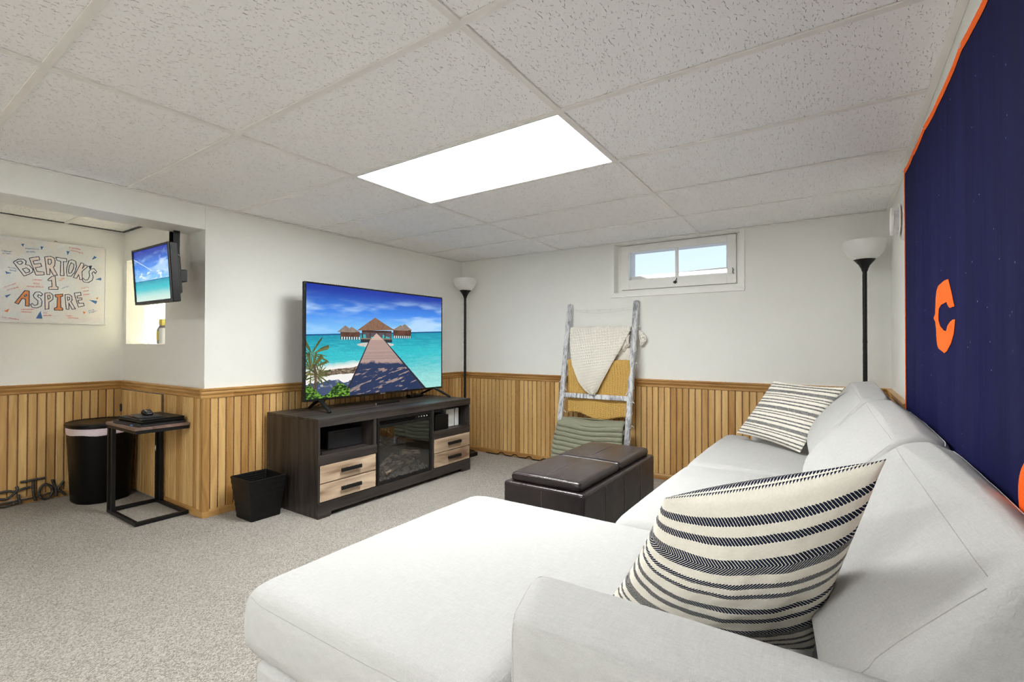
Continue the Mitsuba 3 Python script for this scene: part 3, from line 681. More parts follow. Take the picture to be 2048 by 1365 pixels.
# ------------------------------------------------------------------ floor lamps
def lamp(x, y, label, dz=0.0):
    k = thing('floor_lamp', label, 'floor lamp', 'black torchiere lamps')
    c = (x, y, 0)
    obj('base', lathe([(0, 0.0), (0.112, 0.0), (0.114, 0.012), (0.10, 0.022), (0.03, 0.032), (0.014, 0.05), (0, 0.05)], 40, c), 'black_metal', k, smooth=40)
    obj('pole', lathe([(0, 0.03), (0.0125, 0.03), (0.0125, 0.60), (0.0135, 0.602), (0.0135, 0.612), (0.0125, 0.614), (0.0125, 1.14), (0.0135, 1.142), (0.0135, 1.152), (0.0125, 1.154), (0.0125, 1.63), (0, 1.63)], 20, c), 'black_metal', k, smooth=40)
    obj('cone', lathe([(0, 1.612), (0.016, 1.612), (0.020, 1.630), (0.032, 1.655), (0.050, 1.677), (0.060, 1.690), (0.0, 1.690)], 40, c), 'black_metal', k, smooth=40)
    prof = [(0.0, 1.688), (0.058, 1.689), (0.078, 1.704), (0.098, 1.727), (0.112, 1.755), (0.120, 1.785), (0.1215, 1.812), (0.117, 1.812), (0.115, 1.786), (0.107, 1.758), (0.094, 1.732), (0.074, 1.710), (0.05, 1.696), (0.0, 1.695)]
    obj('shade', lathe(prof, 48, c), 'white_shade', k, smooth=40)
    sw = [(x, y, 1.70), (x, y, 1.74)]
    obj('bulb', refined(rhull([(x, y, 1.75), (x, y, 1.765)], [0.026, 0.03], 14), 0.02), 'white_plastic', k, smooth=True)
    obj('socket', tube(sw, 0.016, 12), 'black_plastic', k)
lamp(0.182, 2.868, 'black torchiere floor lamp in the corner behind the television stand')
lamp(3.556, 2.893, 'black torchiere floor lamp behind the far end of the sofa')

# ------------------------------------------------------------------ sofa
SO = thing('sectional_sofa', 'off-white linen sectional sofa with a chaise along the right wall', 'sofa')
def plump(mesh, crown, z0, x0, x1, y0, y1, wob=0.004, seed=1):
    v = np.array(mesh.vertices)
    u, w = np.clip((v[:, 0] - x0) / (x1 - x0), 0, 1), np.clip((v[:, 1] - y0) / (y1 - y0), 0, 1)
    k = (4 * u * (1 - u)) ** 0.6 * (4 * w * (1 - w)) ** 0.6 * (v[:, 2] > z0)
    v[:, 2] += crown * k + wob * k * (meshkit.fbm(v * 5.0, 3, seed) - 0.5) * 2
    mesh.vertices = v
    return mesh
def smoothed(man, length, n=6):
    m = refined(man, length)
    m.merge_vertices()
    trimesh.smoothing.filter_taubin(m, iterations=n)
    return m
AY0, AY1, FY0, FY1, XW = -0.392, -0.205, 2.585, 2.772, 3.688
obj('base', tm(rbox(2.135, 2.93, -0.378, 0.615, 0.015, 0.288, 0.02, 12) + rbox(2.76, XW, -0.378, FY1 - 0.01, 0.015, 0.288, 0.02, 12)), 'linen', SO, smooth=35)
obj('leg', box(2.17, 2.22, -0.34, -0.29, 0, 0.02), 'black_plastic', SO)
obj('leg', box(2.17, 2.22, 0.53, 0.58, 0, 0.02), 'black_plastic', SO)
obj('leg', box(2.80, 2.85, 2.68, 2.73, 0, 0.02), 'black_plastic', SO)
obj('back_frame', smoothed(rbox(3.53, XW, -0.165, FY0 - 0.03, 0.20, 0.735, 0.035), 0.05, 3), 'linen', SO, smooth=True)
def loc_on(m, pts, n=70):
    p = np.array(pts, float)
    t = np.r_[0, np.cumsum(np.linalg.norm(np.diff(p, axis=0), axis=1))]
    q = np.linspace(0, t[-1], n)
    return trimesh.proximity.ProximityQuery(m).on_surface(np.stack([np.interp(q, t, p[:, k]) for k in range(3)], 1))[0]
def arm(y0, y1, x0):
    m = smoothed(rbox(x0, XW - 0.02, y0, y1, 0.05, 0.668, 0.042), 0.03, 4)
    v = np.array(m.vertices)
    v[:, 0] += (0.060 if y0 < 0 else 0.0) * np.clip(1 - (v[:, 1] - y0) / (y1 - y0), 0, 1) * np.clip((3.2 - v[:, 0]) / 0.25, 0, 1)
    v[:, 2] += 0.008 * (v[:, 2] > 0.5) * (meshkit.fbm(v * 6, 3, 4) - 0.5)
    m.vertices = v
    ak = obj('arm', m, 'linen', SO, smooth=True)
    yy = y0 + 0.012
    pts = [(x0 + 0.066, yy + 0.002, 0.08), (x0 + 0.066, yy + 0.002, 0.60), (x0 + 0.063, yy + 0.008, 0.645), (x0 + 0.013, y0 + 0.045, 0.661), (x0 + 0.013, y1 - 0.045, 0.661), (x0 + 0.013, y1 - 0.02, 0.645), (x0 + 0.011, y1 - 0.014, 0.60), (x0 + 0.011, y1 - 0.014, 0.10)]
    obj('seam', tube(loc_on(m, pts), 0.0008, 6), 'stitch', ak)
arm(AY0, AY1, 2.890)
arm(FY0, FY1, 2.915)
ZS0, ZS1 = 0.296, 0.478
ch = rbox(2.085, 2.90, -0.402, 0.628, ZS0, ZS1, 0.062) + rbox(2.70, 3.36, AY1 - 0.0, 0.628, ZS0, ZS1, 0.062)
m = smoothed(ch, 0.03, 8)
m = plump(m, 0.026, 0.40, 2.06, 3.36, -0.42, 0.65, 0.006)
ck_ = obj('seat_cushion', m, 'linen', SO, smooth=True, label='long chaise cushion')
sm_ = [(3.30, -0.185, 0.472), (2.96, -0.185, 0.472), (2.905, -0.22, 0.47), (2.88, -0.36, 0.456), (2.86, -0.385, 0.452), (2.5, -0.391, 0.452), (2.2, -0.391, 0.452), (2.115, -0.375, 0.452), (2.096, -0.30, 0.452), (2.096, 0.52, 0.452), (2.115, 0.60, 0.452), (2.2, 0.617, 0.452), (3.2, 0.617, 0.452)]
obj('seam', tube(loc_on(m, np.array(sm_)[4:], 140), 0.0008, 6), 'stitch', ck_)
for a, b, c in ((0.632, 1.655, 0), (1.659, 2.79, 1)):
    mm = rbox(2.705, 3.36, a, min(b, 2.585 if c else b), ZS0, ZS1, 0.058)
    if c:
        mm = mm + rbox(2.705, 2.905, a + 0.3, b, ZS0, ZS1, 0.058)
    m = plump(smoothed(mm, 0.03, 6), 0.024, 0.40, 2.69, 3.36, a - 0.01, (2.6 if c else b) + 0.01, 0.005, 3 + c)
    k = obj('seat_cushion', m, 'linen', SO, smooth=True)
    obj('seam', tube(loc_on(m, [(3.2, a + 0.008, 0.452), (2.76, a + 0.008, 0.452), (2.72, a + 0.03, 0.452), (2.715, a + 0.1, 0.452), (2.715, b - 0.1, 0.452), (2.72, b - 0.03, 0.452), (2.76, b - 0.008, 0.452)], 120), 0.0008, 6), 'stitch', k)

def back_cushion(y0, y1, A, B, seed, puff=0.0):
    """A and B, at the two ends: x and z of the front seam, x where the front meets the seat, z of the rear edge."""
    pts, rr = [], []
    for y, (xs, zs, xb, zr), s in ((y0, A, 1), (y1, B, -1)):
        for (x, z, q) in ((xb + 0.050, 0.535, 0.040), (xb + 0.052, 0.58, 0.040), (xs + 0.024, zs - 0.012, 0.016), (0.45 * xs + 0.55 * 3.665, max(zs, zr) - 0.008, 0.022), (3.645, zr - 0.028, 0.026), (3.640, 0.56, 0.03), (3.58, 0.52, 0.03)):
            pts.append((x, y + s * q, z))
            rr.append(q)
    m = smoothed(rhull(pts, rr, 20), 0.026, 2)
    trimesh.smoothing.filter_laplacian(m, lamb=0.5, iterations=5)
    v = np.array(m.vertices)
    w = np.clip((v[:, 1] - y0) / (y1 - y0), 0, 1)
    h = np.clip((v[:, 2] - 0.50) / 0.36, 0, 1)
    b = (4 * w * (1 - w)) ** 0.6
    nrm = np.array([-0.80, 0, 0.60])
    front = np.clip((m.vertex_normals @ nrm), 0, 1) ** 2
    v += nrm * (0.050 * b * np.sin(np.pi * np.clip(h, 0, 1) ** 0.85) * front)[:, None]
    top = np.clip(m.vertex_normals[:, 2], 0, 1) ** 2 * (h > 0.75)
    v[:, 2] += 0.016 * b * top
    v[:, 1] -= puff * np.sin(np.pi * np.clip(h, 0, 1)) * np.clip(1 - w / 0.25, 0, 1) ** 2
    v += m.vertex_normals * (0.008 * (meshkit.fbm(v * 4.2, 3, seed) - 0.5))[:, None]
    m.vertices = v
    k = obj('back_cushion', m, 'linen', SO, smooth=True)
    loc = trimesh.proximity.ProximityQuery(m)
    t = np.linspace(0.02, 0.98, 44)
    yy = y0 + (y1 - y0) * t
    for dx, j in ((0.004, 1), (None, 3)):
        xs = A[0] + (B[0] - A[0]) * t + 0.006 if dx else np.full(44, 3.668)
        line = np.stack([xs, yy, A[j] + (B[j] - A[j]) * t + (0.012 if dx else 0.004)], 1)
        obj('seam' if dx else 'piping', tube(loc.on_surface(line)[0], 0.0008 if dx else 0.0016, 6), 'stitch' if dx else 'piping', k)
    for y, E in ((y0 + 0.004, A), (y1 - 0.004, B)):
        s = np.linspace(0, 1, 24)
        line = np.stack([E[2] + (E[0] + 0.004 - E[2]) * s, np.full(24, y), 0.56 + (E[1] - 0.56) * s], 1)
        obj('seam', tube(loc.on_surface(line)[0], 0.0008, 6), 'stitch', k)
back_cushion(-0.200, 0.700, (3.575, 0.802, 3.385, 0.838), (3.530, 0.836, 3.320, 0.842), 3, 0.035)
back_cushion(0.706, 1.655, (3.528, 0.846, 3.315, 0.845), (3.494, 0.862, 3.290, 0.838), 5)
back_cushion(1.661, 2.578, (3.478, 0.868, 3.285, 0.805), (3.444, 0.889, 3.270, 0.800), 8)

# ------------------------------------------------------------------ striped pillows
def pillow(TL, TR, BL, BR, f_out, b_out, label, scale, nu=90, nv=80, sag=0.0):
    TL, TR, BL, BR = (np.array(p, float) for p in (TL, TR, BL, BR))
    n0 = np.cross(TR - TL, BL - TL)
    n0 /= -np.linalg.norm(n0)
    u, v = np.meshgrid(np.linspace(0, 1, nu), np.linspace(0, 1, nv), indexing='ij')
    u, v = u.ravel(), v.ravel()
    pin = 0.055
    uu = u + pin * (u - 0.5) * -2 * 0.5 * np.sin(np.pi * v) * np.abs(2 * u - 1) ** 2
    vv = v + pin * (v - 0.5) * -2 * 0.5 * np.sin(np.pi * u) * np.abs(2 * v - 1) ** 2
    P = (BL * (1 - uu[:, None]) + BR * uu[:, None]) * (1 - vv[:, None]) + (TL * (1 - uu[:, None]) + TR * uu[:, None]) * vv[:, None]
    h = (np.sin(np.pi * u) * np.sin(np.pi * v)) ** 0.5
    wr = (meshkit.fbm(np.stack([u * 5, v * 5, u * 0 + 3], 1), 3, 2) - 0.5) * 0.018 * h
    F = P + n0 * (f_out * h + wr)[:, None]
    B = P - n0 * (b_out * h)[:, None]
    F[:, 2] -= sag * h
    N = nu * nv
    i, j = np.meshgrid(np.arange(nu - 1), np.arange(nv - 1), indexing='ij')
    a, b = (i * nv + j).ravel(), (i * nv + j + 1).ravel()
    q = np.stack([a, a + nv, b + nv, b], 1)
    Q = np.vstack([q, q[:, ::-1] + N])
    f = np.vstack([Q[:, [0, 1, 2]], Q[:, [0, 2, 3]]])
    W, Hh = 0.50, 0.46
    UV = np.stack([u * W * scale, (1 - v) * Hh * scale + 0.1325], 1)
    k = thing('throw_pillow', label, 'pillow', 'striped pillows on the sofa')
    obj('cover', trimesh.Trimesh(np.vstack([F, B]), f, process=False), 'stripes', k, smooth=True, uv=np.vstack([UV, UV + [0, 0.02]]))
    return k
pillow((3.125, -0.080, 0.812), (3.480, -0.095, 0.940), (2.955, 0.045, 0.505), (3.372, 0.110, 0.492), 0.115, 0.10, 'cream pillow with navy stripes leaning on the near arm of the sofa', 0.74)
pillow((3.062, 2.49, 0.893), (3.440, 2.245, 0.886), (2.845, 2.47, 0.540), (3.228, 2.150, 0.512), 0.065, 0.055, 'cream pillow with navy stripes at the far end of the sofa', 1.12)

# ------------------------------------------------------------------ ottoman
OT = thing('storage_ottoman', 'dark brown leather storage ottoman with two padded lids', 'ottoman')
ox0, ox1, oy0, oy1 = 1.985, 2.437, 0.985, 2.012
obj('body', smoothed(rbox(ox0, ox1, oy0, oy1, 0.015, 0.428, 0.016), 0.035, 2), 'leather', OT, smooth=40)
for x in (ox0 + 0.03, ox1 - 0.07):
    for y in (oy0 + 0.03, oy1 - 0.07):
        obj('foot', box(x, x + 0.04, y, y + 0.04, 0, 0.02), 'black_plastic', OT)
def seam(pts, parent, r=0.0016):
    obj('seam', tube(pts, r, 6), 'leather_seam', parent)
xm = (ox0 + ox1) / 2
seam([(xm, oy0 - 0.0005, 0.03), (xm, oy0 - 0.0005, 0.405), (xm, oy0 + 0.006, 0.424)], OT)
for f in (0.25, 0.5, 0.75):
    y = oy0 + (oy1 - oy0) * f
    seam([(ox1 + 0.0005, y, 0.03), (ox1 + 0.0005, y, 0.405), (ox1 - 0.006, y, 0.424)], OT)
ym = (oy0 + oy1) / 2
for a, b in ((oy0 + 0.022, ym - 0.003), (ym + 0.003, oy1 - 0.022)):
    m = smoothed(rbox(ox0 + 0.028, ox1 - 0.028, a, b, 0.424, 0.470, 0.020), 0.018, 2)
    m = plump(m, 0.011, 0.45, ox0 + 0.02, ox1 - 0.02, a - 0.01, b + 0.01, 0.002, 4)
    k = obj('padded_lid', m, 'leather', OT, smooth=45)
    t = np.linspace(0, 1, 30)
    yy = a + (b - a) * t
    zz = 0.470 + 0.0115 * (4 * np.clip(t, 0.02, 0.98) * (1 - np.clip(t, 0.02, 0.98))) ** 0.6
    zz[0], zz[-1] = 0.445, 0.445
    zz[1], zz[-2] = 0.466, 0.466
    seam(np.stack([np.full(30, xm), yy, zz], 1), k)
    zt, i = 0.4655, 0.0305
    seam([(ox0 + i + 0.01, a + 0.002, 0.4635), (xm, a + 0.0015, 0.4665), (ox1 - i - 0.01, a + 0.002, 0.4635)], k, 0.0013)

# ------------------------------------------------------------------ blanket ladder
LD = thing('blanket_ladder', 'whitewashed wooden blanket ladder leaning on the end wall', 'ladder')
ld = np.array([0, 0.192, 1.0]); ld /= np.linalg.norm(ld)
ln = np.array([0, -1.0, 0.192]); ln /= np.linalg.norm(ln)
def lpt(x, z, out=0.0):
    return np.array([x, 2.714 + 0.192 * z, z]) + ln * out
def obox(c, X, Yv, Zv, hx, hy, hz, b=0.003):
    m = box(-hx, hx, -hy, hy, -hz, hz, b)
    M = np.eye(4)
    M[:3, 0], M[:3, 1], M[:3, 2], M[:3, 3] = X, Yv, Zv, c
    m.apply_transform(M)
    return m
XLR, XRR = 1.335, 1.969
for x, zt in ((XLR, 1.500), (XRR, 1.503)):
    obj('rail', obox(lpt(x, zt / 2 + 0.002), [1, 0, 0], -ln, ld, 0.022, 0.016, zt / 2 / ld[2], 0.004), 'ladder_paint', LD)
for z in (0.12, 0.40, 0.675, 0.965, 1.255):
    obj('rung', obox(lpt((XLR + XRR) / 2, z), [1, 0, 0], -ln, ld, (XRR - XLR) / 2 - 0.021, 0.013, 0.021, 0.003), 'ladder_paint', LD)

def interp(z, zs, xs):
    return np.interp(z, zs[::-1], xs[::-1])
ZW = [1.25, 1.10, 0.95, 0.80, 0.73, 0.695]
def white_front(u, v):
    z = 1.283 - (1.283 - 0.695) * v
    xl, xr = interp(z, ZW, [1.372, 1.388, 1.425, 1.505, 1.570, 1.622]), interp(z, ZW, [1.945, 1.880, 1.800, 1.722, 1.690, 1.668])
    x = xl + (xr - xl) * u
    top = np.clip((0.06 - v) / 0.06, 0, 1)
    y = 2.714 + 0.192 * z - 0.036 - 0.010 * np.sin(np.pi * v) + 0.055 * top ** 1.5 + 0.006 * np.sin(u * 9 + v * 5)
    return np.stack([x, y, z + 0.020 * np.sin(np.pi * np.clip(1 - top, 0, 1) / 2) * (v < 0.06)], 1)
def hole_disp(fu, fv, depth):
    def d(u, v):
        a, b = u * fu + v * fv * 0.12, v * fv + u * fu * 0.10
        r = np.floor(b)
        aa = a + 0.5 * (r % 2)
        q = (aa - np.floor(aa) - 0.5) ** 2 + (0.75 * (b - r - 0.5)) ** 2
        return -depth * np.exp(-q / 0.05) + 0.25 * depth * np.cos(2 * np.pi * aa) * np.cos(2 * np.pi * b)
    return d
WH = thing('knit_throw', 'chunky white knitted throw hanging in a point on the ladder', 'blanket')
m, _ = sheet(white_front, 220, 230, 0.014, hole_disp(23, 24, 0.017))
obj('front_flap', m, 'knit_white', WH, smooth=True)
def white_back(u, v):
    z = 1.262 - 0.30 * v - 0.05 * u * v
    x = 1.38 + (0.565 + 0.02 * np.sin(v * 5)) * u
    top = np.clip((0.08 - v) / 0.08, 0, 1)
    y = np.minimum(2.714 + 0.192 * z + 0.030 + 0.02 * np.sin(u * 17 + v * 4) * v - 0.03 * top, 3.022)
    return np.stack([x, y, z + 0.015 * top], 1)
m, _ = sheet(white_back, 120, 60, 0.012, hole_disp(32, 15, 0.006))
obj('back_flap', m, 'knit_white', WH, smooth=True)
def white_roll(u, v):
    a = v * 2 * np.pi
    r = 0.025 + 0.006 * np.sin(7 * u * np.pi)
    return np.stack([1.79 + 0.150 * u + 0.0 * a, 2.918 + 0.012 * np.sin(3 * u) + r * np.cos(a), 1.06 + 0.11 * np.clip(u, 0, 1) ** 1.4 + r * 1.5 * np.sin(a)], 1)
m, _ = sheet(white_roll, 90, 70, 0.008, hole_disp(8, 9, 0.010))
obj('rolled_edge', m, 'knit_white', WH, smooth=True)
def white_knot(u, v):
    a = v * 2 * np.pi
    r = 0.030 * np.sqrt(np.clip(np.sin(np.pi * np.clip(u, 0.02, 0.98)), 0, 1))
    return np.stack([2.012 + 0.018 * np.sin(u * 4) + r * np.cos(a) * 0.9, 2.992 + r * 0.7 * np.sin(a), 1.12 + 0.13 * u], 1)
m, _ = sheet(white_knot, 70, 60, 0.006, hole_disp(6, 8, 0.011))
obj('corner_bunch', m, 'knit_white', WH, smooth=True)

MU = thing('knit_throw', 'mustard yellow knitted throw folded behind the ladder rung', 'blanket')
def must(front):
    def P(u, v):
        zb = 0.505 + 0.022 * np.sin(u * 7.5 + 0.6) - 0.012 * u
        if not front:
            zb = zb + 0.02 + 0.02 * np.sin(u * 5)
        z = 0.992 - (0.992 - zb) * v
        x = 1.368 + (1.948 - 1.368 + 0.010 * np.sin(v * 6)) * u + 0.012 * np.sin(v * 3.0)
        top = np.clip((0.05 - v) / 0.05, 0, 1)
        y0 = 2.714 + 0.192 * 0.965
        y = y0 + (-0.024 if front else 0.028) * (1 - top ** 1.3) + 0.008 * np.sin(u * 11) * v + (0.0 if front else 0.01 * v)
        return np.stack([x, y, z + 0.008 * np.cos(top * 1.57) * (top > 0)], 1)
    return P
def rib_disp(fu, fv, depth):
    def d(u, v):
        a = u * fu
        b = v * fv + 0.5 * (np.floor(a) % 2)
        q = ((a - np.floor(a) - 0.5) * 1.2) ** 2 + ((b - np.floor(b) - 0.5) * 0.9) ** 2
        return depth * 0.5 * np.abs(np.sin(np.pi * a)) - depth * 1.1 * np.exp(-q / 0.03)
    return d
m, _ = sheet(must(True), 230, 200, 0.012, rib_disp(24, 30, 0.011))
obj('front_flap', m, 'knit_mustard', MU, smooth=True)
m, _ = sheet(must(False), 120, 100, 0.010, rib_disp(27, 32, 0.005))
obj('back_flap', m, 'knit_mustard', MU, smooth=True)

SA = thing('knit_throw', 'sage green cable knit throw draped low on the ladder', 'blanket')
def sage(u, v):
    z = 0.485 - 0.36 * v - 0.015 * np.sin(u * 3.1) * (1 - v) - 0.018 * (1 - u) ** 3
    x = 1.345 - 0.045 * np.sin(np.clip(v, 0, 1) * 2.2) + (0.602 + 0.045 * np.sin(v * 2.2)) * u
    top = np.clip((0.10 - v) / 0.10, 0, 1)
    side = np.clip((0.10 - u) / 0.10, 0, 1)
    y = 2.714 + 0.192 * z - 0.052 - 0.018 * np.sin(np.pi * u) + 0.075 * top ** 1.7 + 0.045 * side ** 2
    return np.stack([x, y, z], 1)
def cable(u, v):
    b = v * 9.0 + 0.55 * (1 - u) ** 3 + 0.10 * np.sin(u * 9)
    k = b - np.floor(b)
    big = np.sqrt(np.clip(np.sin(np.pi * k), 0, 1))
    st = np.sin(2 * np.pi * (u * 62 + 0.5 * np.floor(b)) + 4 * (k - 0.5))
    return 0.018 * big + 0.003 * st * big - 0.008
m, _ = sheet(sage, 260, 200, 0.028, cable)
obj('front_flap', m, 'knit_sage', SA, smooth=True)
def sage_back(u, v):
    z = 0.485 - 0.22 * v
    x = 1.40 + 0.53 * u
    top = np.clip((0.10 - v) / 0.10, 0, 1)
    return np.stack([x, 2.714 + 0.192 * z + 0.040 - 0.05 * top ** 1.7, z], 1)
m, _ = sheet(sage_back, 60, 40, 0.020)
obj('back_flap', m, 'knit_sage', SA, smooth=True)

LT = thing('string_lights', 'white string of fairy lights wound around the ladder rails', 'string lights')
def helix(x, z0, z1, turns, ph):
    t = np.linspace(0, 1, int(turns * 18))
    a = 2 * np.pi * turns * t + ph
    z = z0 + (z1 - z0) * t
    c = np.array([lpt(x, q) for q in z])
    r = 0.004
    sx, sn = np.cos(a), np.sin(a)
    k = 1 / np.maximum(np.abs(sx) / (0.022 + r), np.abs(sn) / (0.016 + r))
    return c + np.outer(k * sx, [1, 0, 0]) + np.outer(k * sn, ln)
hl, hr = helix(XLR, 1.46, 0.52, 9, 0.4), helix(XRR, 1.46, 0.10, 13, 2.2)
obj('wire', tube(hl, 0.0016, 5), 'wire_white', LT)
obj('wire', tube(hr, 0.0016, 5), 'wire_white', LT)
for dz, sag in ((1.452, 0.012), (1.438, 0.03)):
    t = np.linspace(0, 1, 24)
    obj('wire', tube(np.stack([XLR + 0.02 + (XRR - XLR - 0.04) * t, np.full(24, 2.714 + 0.192 * dz - 0.006), dz - sag * 4 * t * (1 - t)], 1), 0.0013, 5), 'wire_white', LT)
for hx, step, off in ((hl, 11, 4), (hr, 11, 6)):
    for i in range(off, len(hx) - 1, step):
        p = hx[i]
        cx = XLR if hx is hl else XRR
        d = np.array([p[0] - cx, (p[1] - lpt(cx, p[2])[1]), -0.010])
        d /= np.linalg.norm(d)
        d = d + np.array([rng.uniform(-0.3, 0.3), 0, rng.uniform(-0.8, 0.3)])
        d[1] = min(d[1], 0.25)
        d /= np.linalg.norm(d)
        obj('bulb', tube([p, p + d * 0.012, p + d * 0.013, p + d * 0.026], [0.0028, 0.003, 0.0022, 0.0006], 6), 'wire_white', LT)
for i in range(5):
    x = XLR + 0.06 + 0.115 * i
    p = np.array([x, 2.714 + 0.192 * 1.447 - 0.006, 1.445 - 0.02 * 4 * ((x - XLR) / 0.634) * (1 - (x - XLR) / 0.634)])
    obj('bulb', tube([p, p + [0.004, -0.002, 0.014], p + [0.008, -0.003, 0.026]], [0.0026, 0.0024, 0.0006], 6), 'wire_white', LT)

# ------------------------------------------------------------------ C-shaped side table and what lies on it
TB = thing('side_table', 'small C shaped side table of black metal with a brown top', 'side table')
bx0, bx1, by0, by1, tz = -0.642, -0.165, 0.128, 0.424, 0.606
wobj('top', box(bx0 - 0.006, bx1 + 0.006, by0 - 0.006, by1 + 0.003, tz - 0.017, tz, 0.0015), 'walnut', 0, TB)
h = 0.022
def bar(x0, x1, y0, y1, z0, z1):
    obj('frame_bar', box(x0, x1, y0, y1, z0, z1, 0.0015), 'black_metal', TB)
for zz in (0.004, tz - 0.017 - h):
    bar(bx0, bx1, by0, by0 + h, zz, zz + h); bar(bx0, bx1, by1 - h, by1, zz, zz + h)
    bar(bx0, bx0 + h, by0 + h, by1 - h, zz, zz + h); bar(bx1 - h, bx1, by0 + h, by1 - h, zz, zz + h)
for y in (by0, by1 - h):
    for x in (bx0, bx0 + 0.066):
        obj('post', box(x, x + h, y, y + h, 0.004 + h, tz - 0.017 - h, 0.0015), 'black_metal', TB)
for x in (bx0 + 0.01, bx1 - 0.03):
    for y in (by0 + 0.004, by1 - 0.02):
        obj('foot', box(x, x + 0.016, y, y + 0.016, 0.0, 0.006), 'black_plastic', TB)

def rot(mesh, deg, c):
    mesh.apply_transform(trimesh.transformations.rotation_matrix(math.radians(deg), [0, 0, 1], [*c, 0]))
    return mesh
LC = (-0.375, 0.275)
def slab_on(w, d, z0, z1, b, deg, dx=0, dy=0):
    return rot(box(LC[0] + dx - w / 2, LC[0] + dx + w / 2, LC[1] + dy - d / 2, LC[1] + dy + d / 2, z0, z1, b), deg, (LC[0] + dx, LC[1] + dy))
k = thing('laptop', 'closed laptop lowest in the stack on the side table', 'laptop')
obj('base', slab_on(0.375, 0.262, tz, tz + 0.013, 0.004, 4), 'dark_grey', k)
obj('lid', slab_on(0.375, 0.262, tz + 0.0135, tz + 0.020, 0.003, 4), 'black_plastic', k)
obj('sticker', slab_on(0.035, 0.001, tz + 0.004, tz + 0.011, 0.0, 4, 0.10, -0.1325), 'blue_sticker', k)
k = thing('laptop', 'thicker black laptop on top of the lowest one', 'laptop')
obj('base', slab_on(0.350, 0.245, tz + 0.021, tz + 0.038, 0.005, 2, 0.012, 0.005), 'black_plastic', k)
obj('lid', slab_on(0.350, 0.245, tz + 0.0385, tz + 0.045, 0.004, 2, 0.012, 0.005), 'black_metal', k)
k = thing('notebook', 'small dark notebook with a red edge under the mouse', 'notebook')
obj('cover', slab_on(0.205, 0.125, tz + 0.0455, tz + 0.056, 0.002, -4, 0.035, -0.035), 'dark_grey', k)
obj('red_edge', slab_on(0.06, 0.002, tz + 0.048, tz + 0.054, 0.0005, -4, -0.025, -0.0945), 'red_print', k)
k = thing('computer_mouse', 'black computer mouse on the stack of laptops', 'computer mouse')
mc = (LC[0] + 0.045, LC[1] - 0.030, tz + 0.056)
mm = rhull([(mc[0] - 0.038, mc[1], mc[2] + 0.016), (mc[0] - 0.012, mc[1] - 0.012, mc[2] + 0.018), (mc[0] - 0.012, mc[1] + 0.012, mc[2] + 0.018), (mc[0] + 0.034, mc[1] - 0.012, mc[2] + 0.010), (mc[0] + 0.034, mc[1] + 0.012, mc[2] + 0.010)], [0.016, 0.018, 0.018, 0.010, 0.010], 18)
obj('shell', refined(mm, 0.008), 'black_gloss', k, smooth=True)
obj('wheel', lathe([(0, -0.003), (0.006, -0.003), (0.006, 0.003), (0, 0.003)], 16, (mc[0] + 0.028, mc[1], mc[2] + 0.018), 'x'), 'mid_grey', k)

# ------------------------------------------------------------------ bins
BN = thing('trash_can', 'tall black oval trash can with a pale liner in the recess corner', 'trash can')
bc, ba, bb, bh = (-1.092, 0.228), 0.216, 0.192, 0.545
def ring(s, z, n=56, ex=2.5):
    t = np.linspace(0, 2 * np.pi, n, endpoint=False)
    c, q = np.cos(t), np.sin(t)
    return np.stack([bc[0] + s * ba * np.sign(c) * np.abs(c) ** (2 / ex), bc[1] + s * bb * np.sign(q) * np.abs(q) ** (2 / ex), np.full(n, z)], 1)
def loft(rings, cap0=True, cap1=True):
    n = len(rings[0])
    v, f = np.vstack(rings), []
    for r in range(len(rings) - 1):
        for j in range(n):
            a, b = r * n + j, r * n + (j + 1) % n
            f += [[a, b, b + n], [a, b + n, a + n]]
    for on, r0 in ((cap0, 0), (cap1, (len(rings) - 1) * n)):
        if on:
            c = len(v)
            v = np.vstack([v, v[r0:r0 + n].mean(0)])
            for j in range(n):
                f.append([c, r0 + j, r0 + (j + 1) % n])
    m = trimesh.Trimesh(v, f, process=False)
    m.fix_normals()
    return m
obj('body', loft([ring(0.84, 0.0), ring(0.855, 0.006), ring(0.86, 0.03), ring(0.975, bh - 0.05), ring(0.985, bh - 0.012), ring(0.955, bh - 0.012), ring(0.83, 0.04)]), 'bin_black', BN, smooth=40)
zs = bh - 0.012
lw = lambda s, z, w: ring(s, z) + np.stack([np.zeros(56), np.zeros(56), w * np.sin(np.arange(56) * 5 * 2 * np.pi / 56)], 1)
obj('liner', loft([lw(0.978, bh - 0.062, 0.004), ring(0.997, bh - 0.03), ring(1.003, bh - 0.006), ring(0.97, bh - 0.004)], False, False), 'liner', BN, smooth=60)
obj('lid', loft([ring(0.99, bh - 0.014), ring(1.035, bh - 0.012), ring(1.04, bh + 0.004), ring(1.02, bh + 0.012), ring(0.93, bh + 0.018), ring(0.88, bh + 0.012), ring(0.55, bh + 0.016)]), 'bin_black', BN, smooth=40)

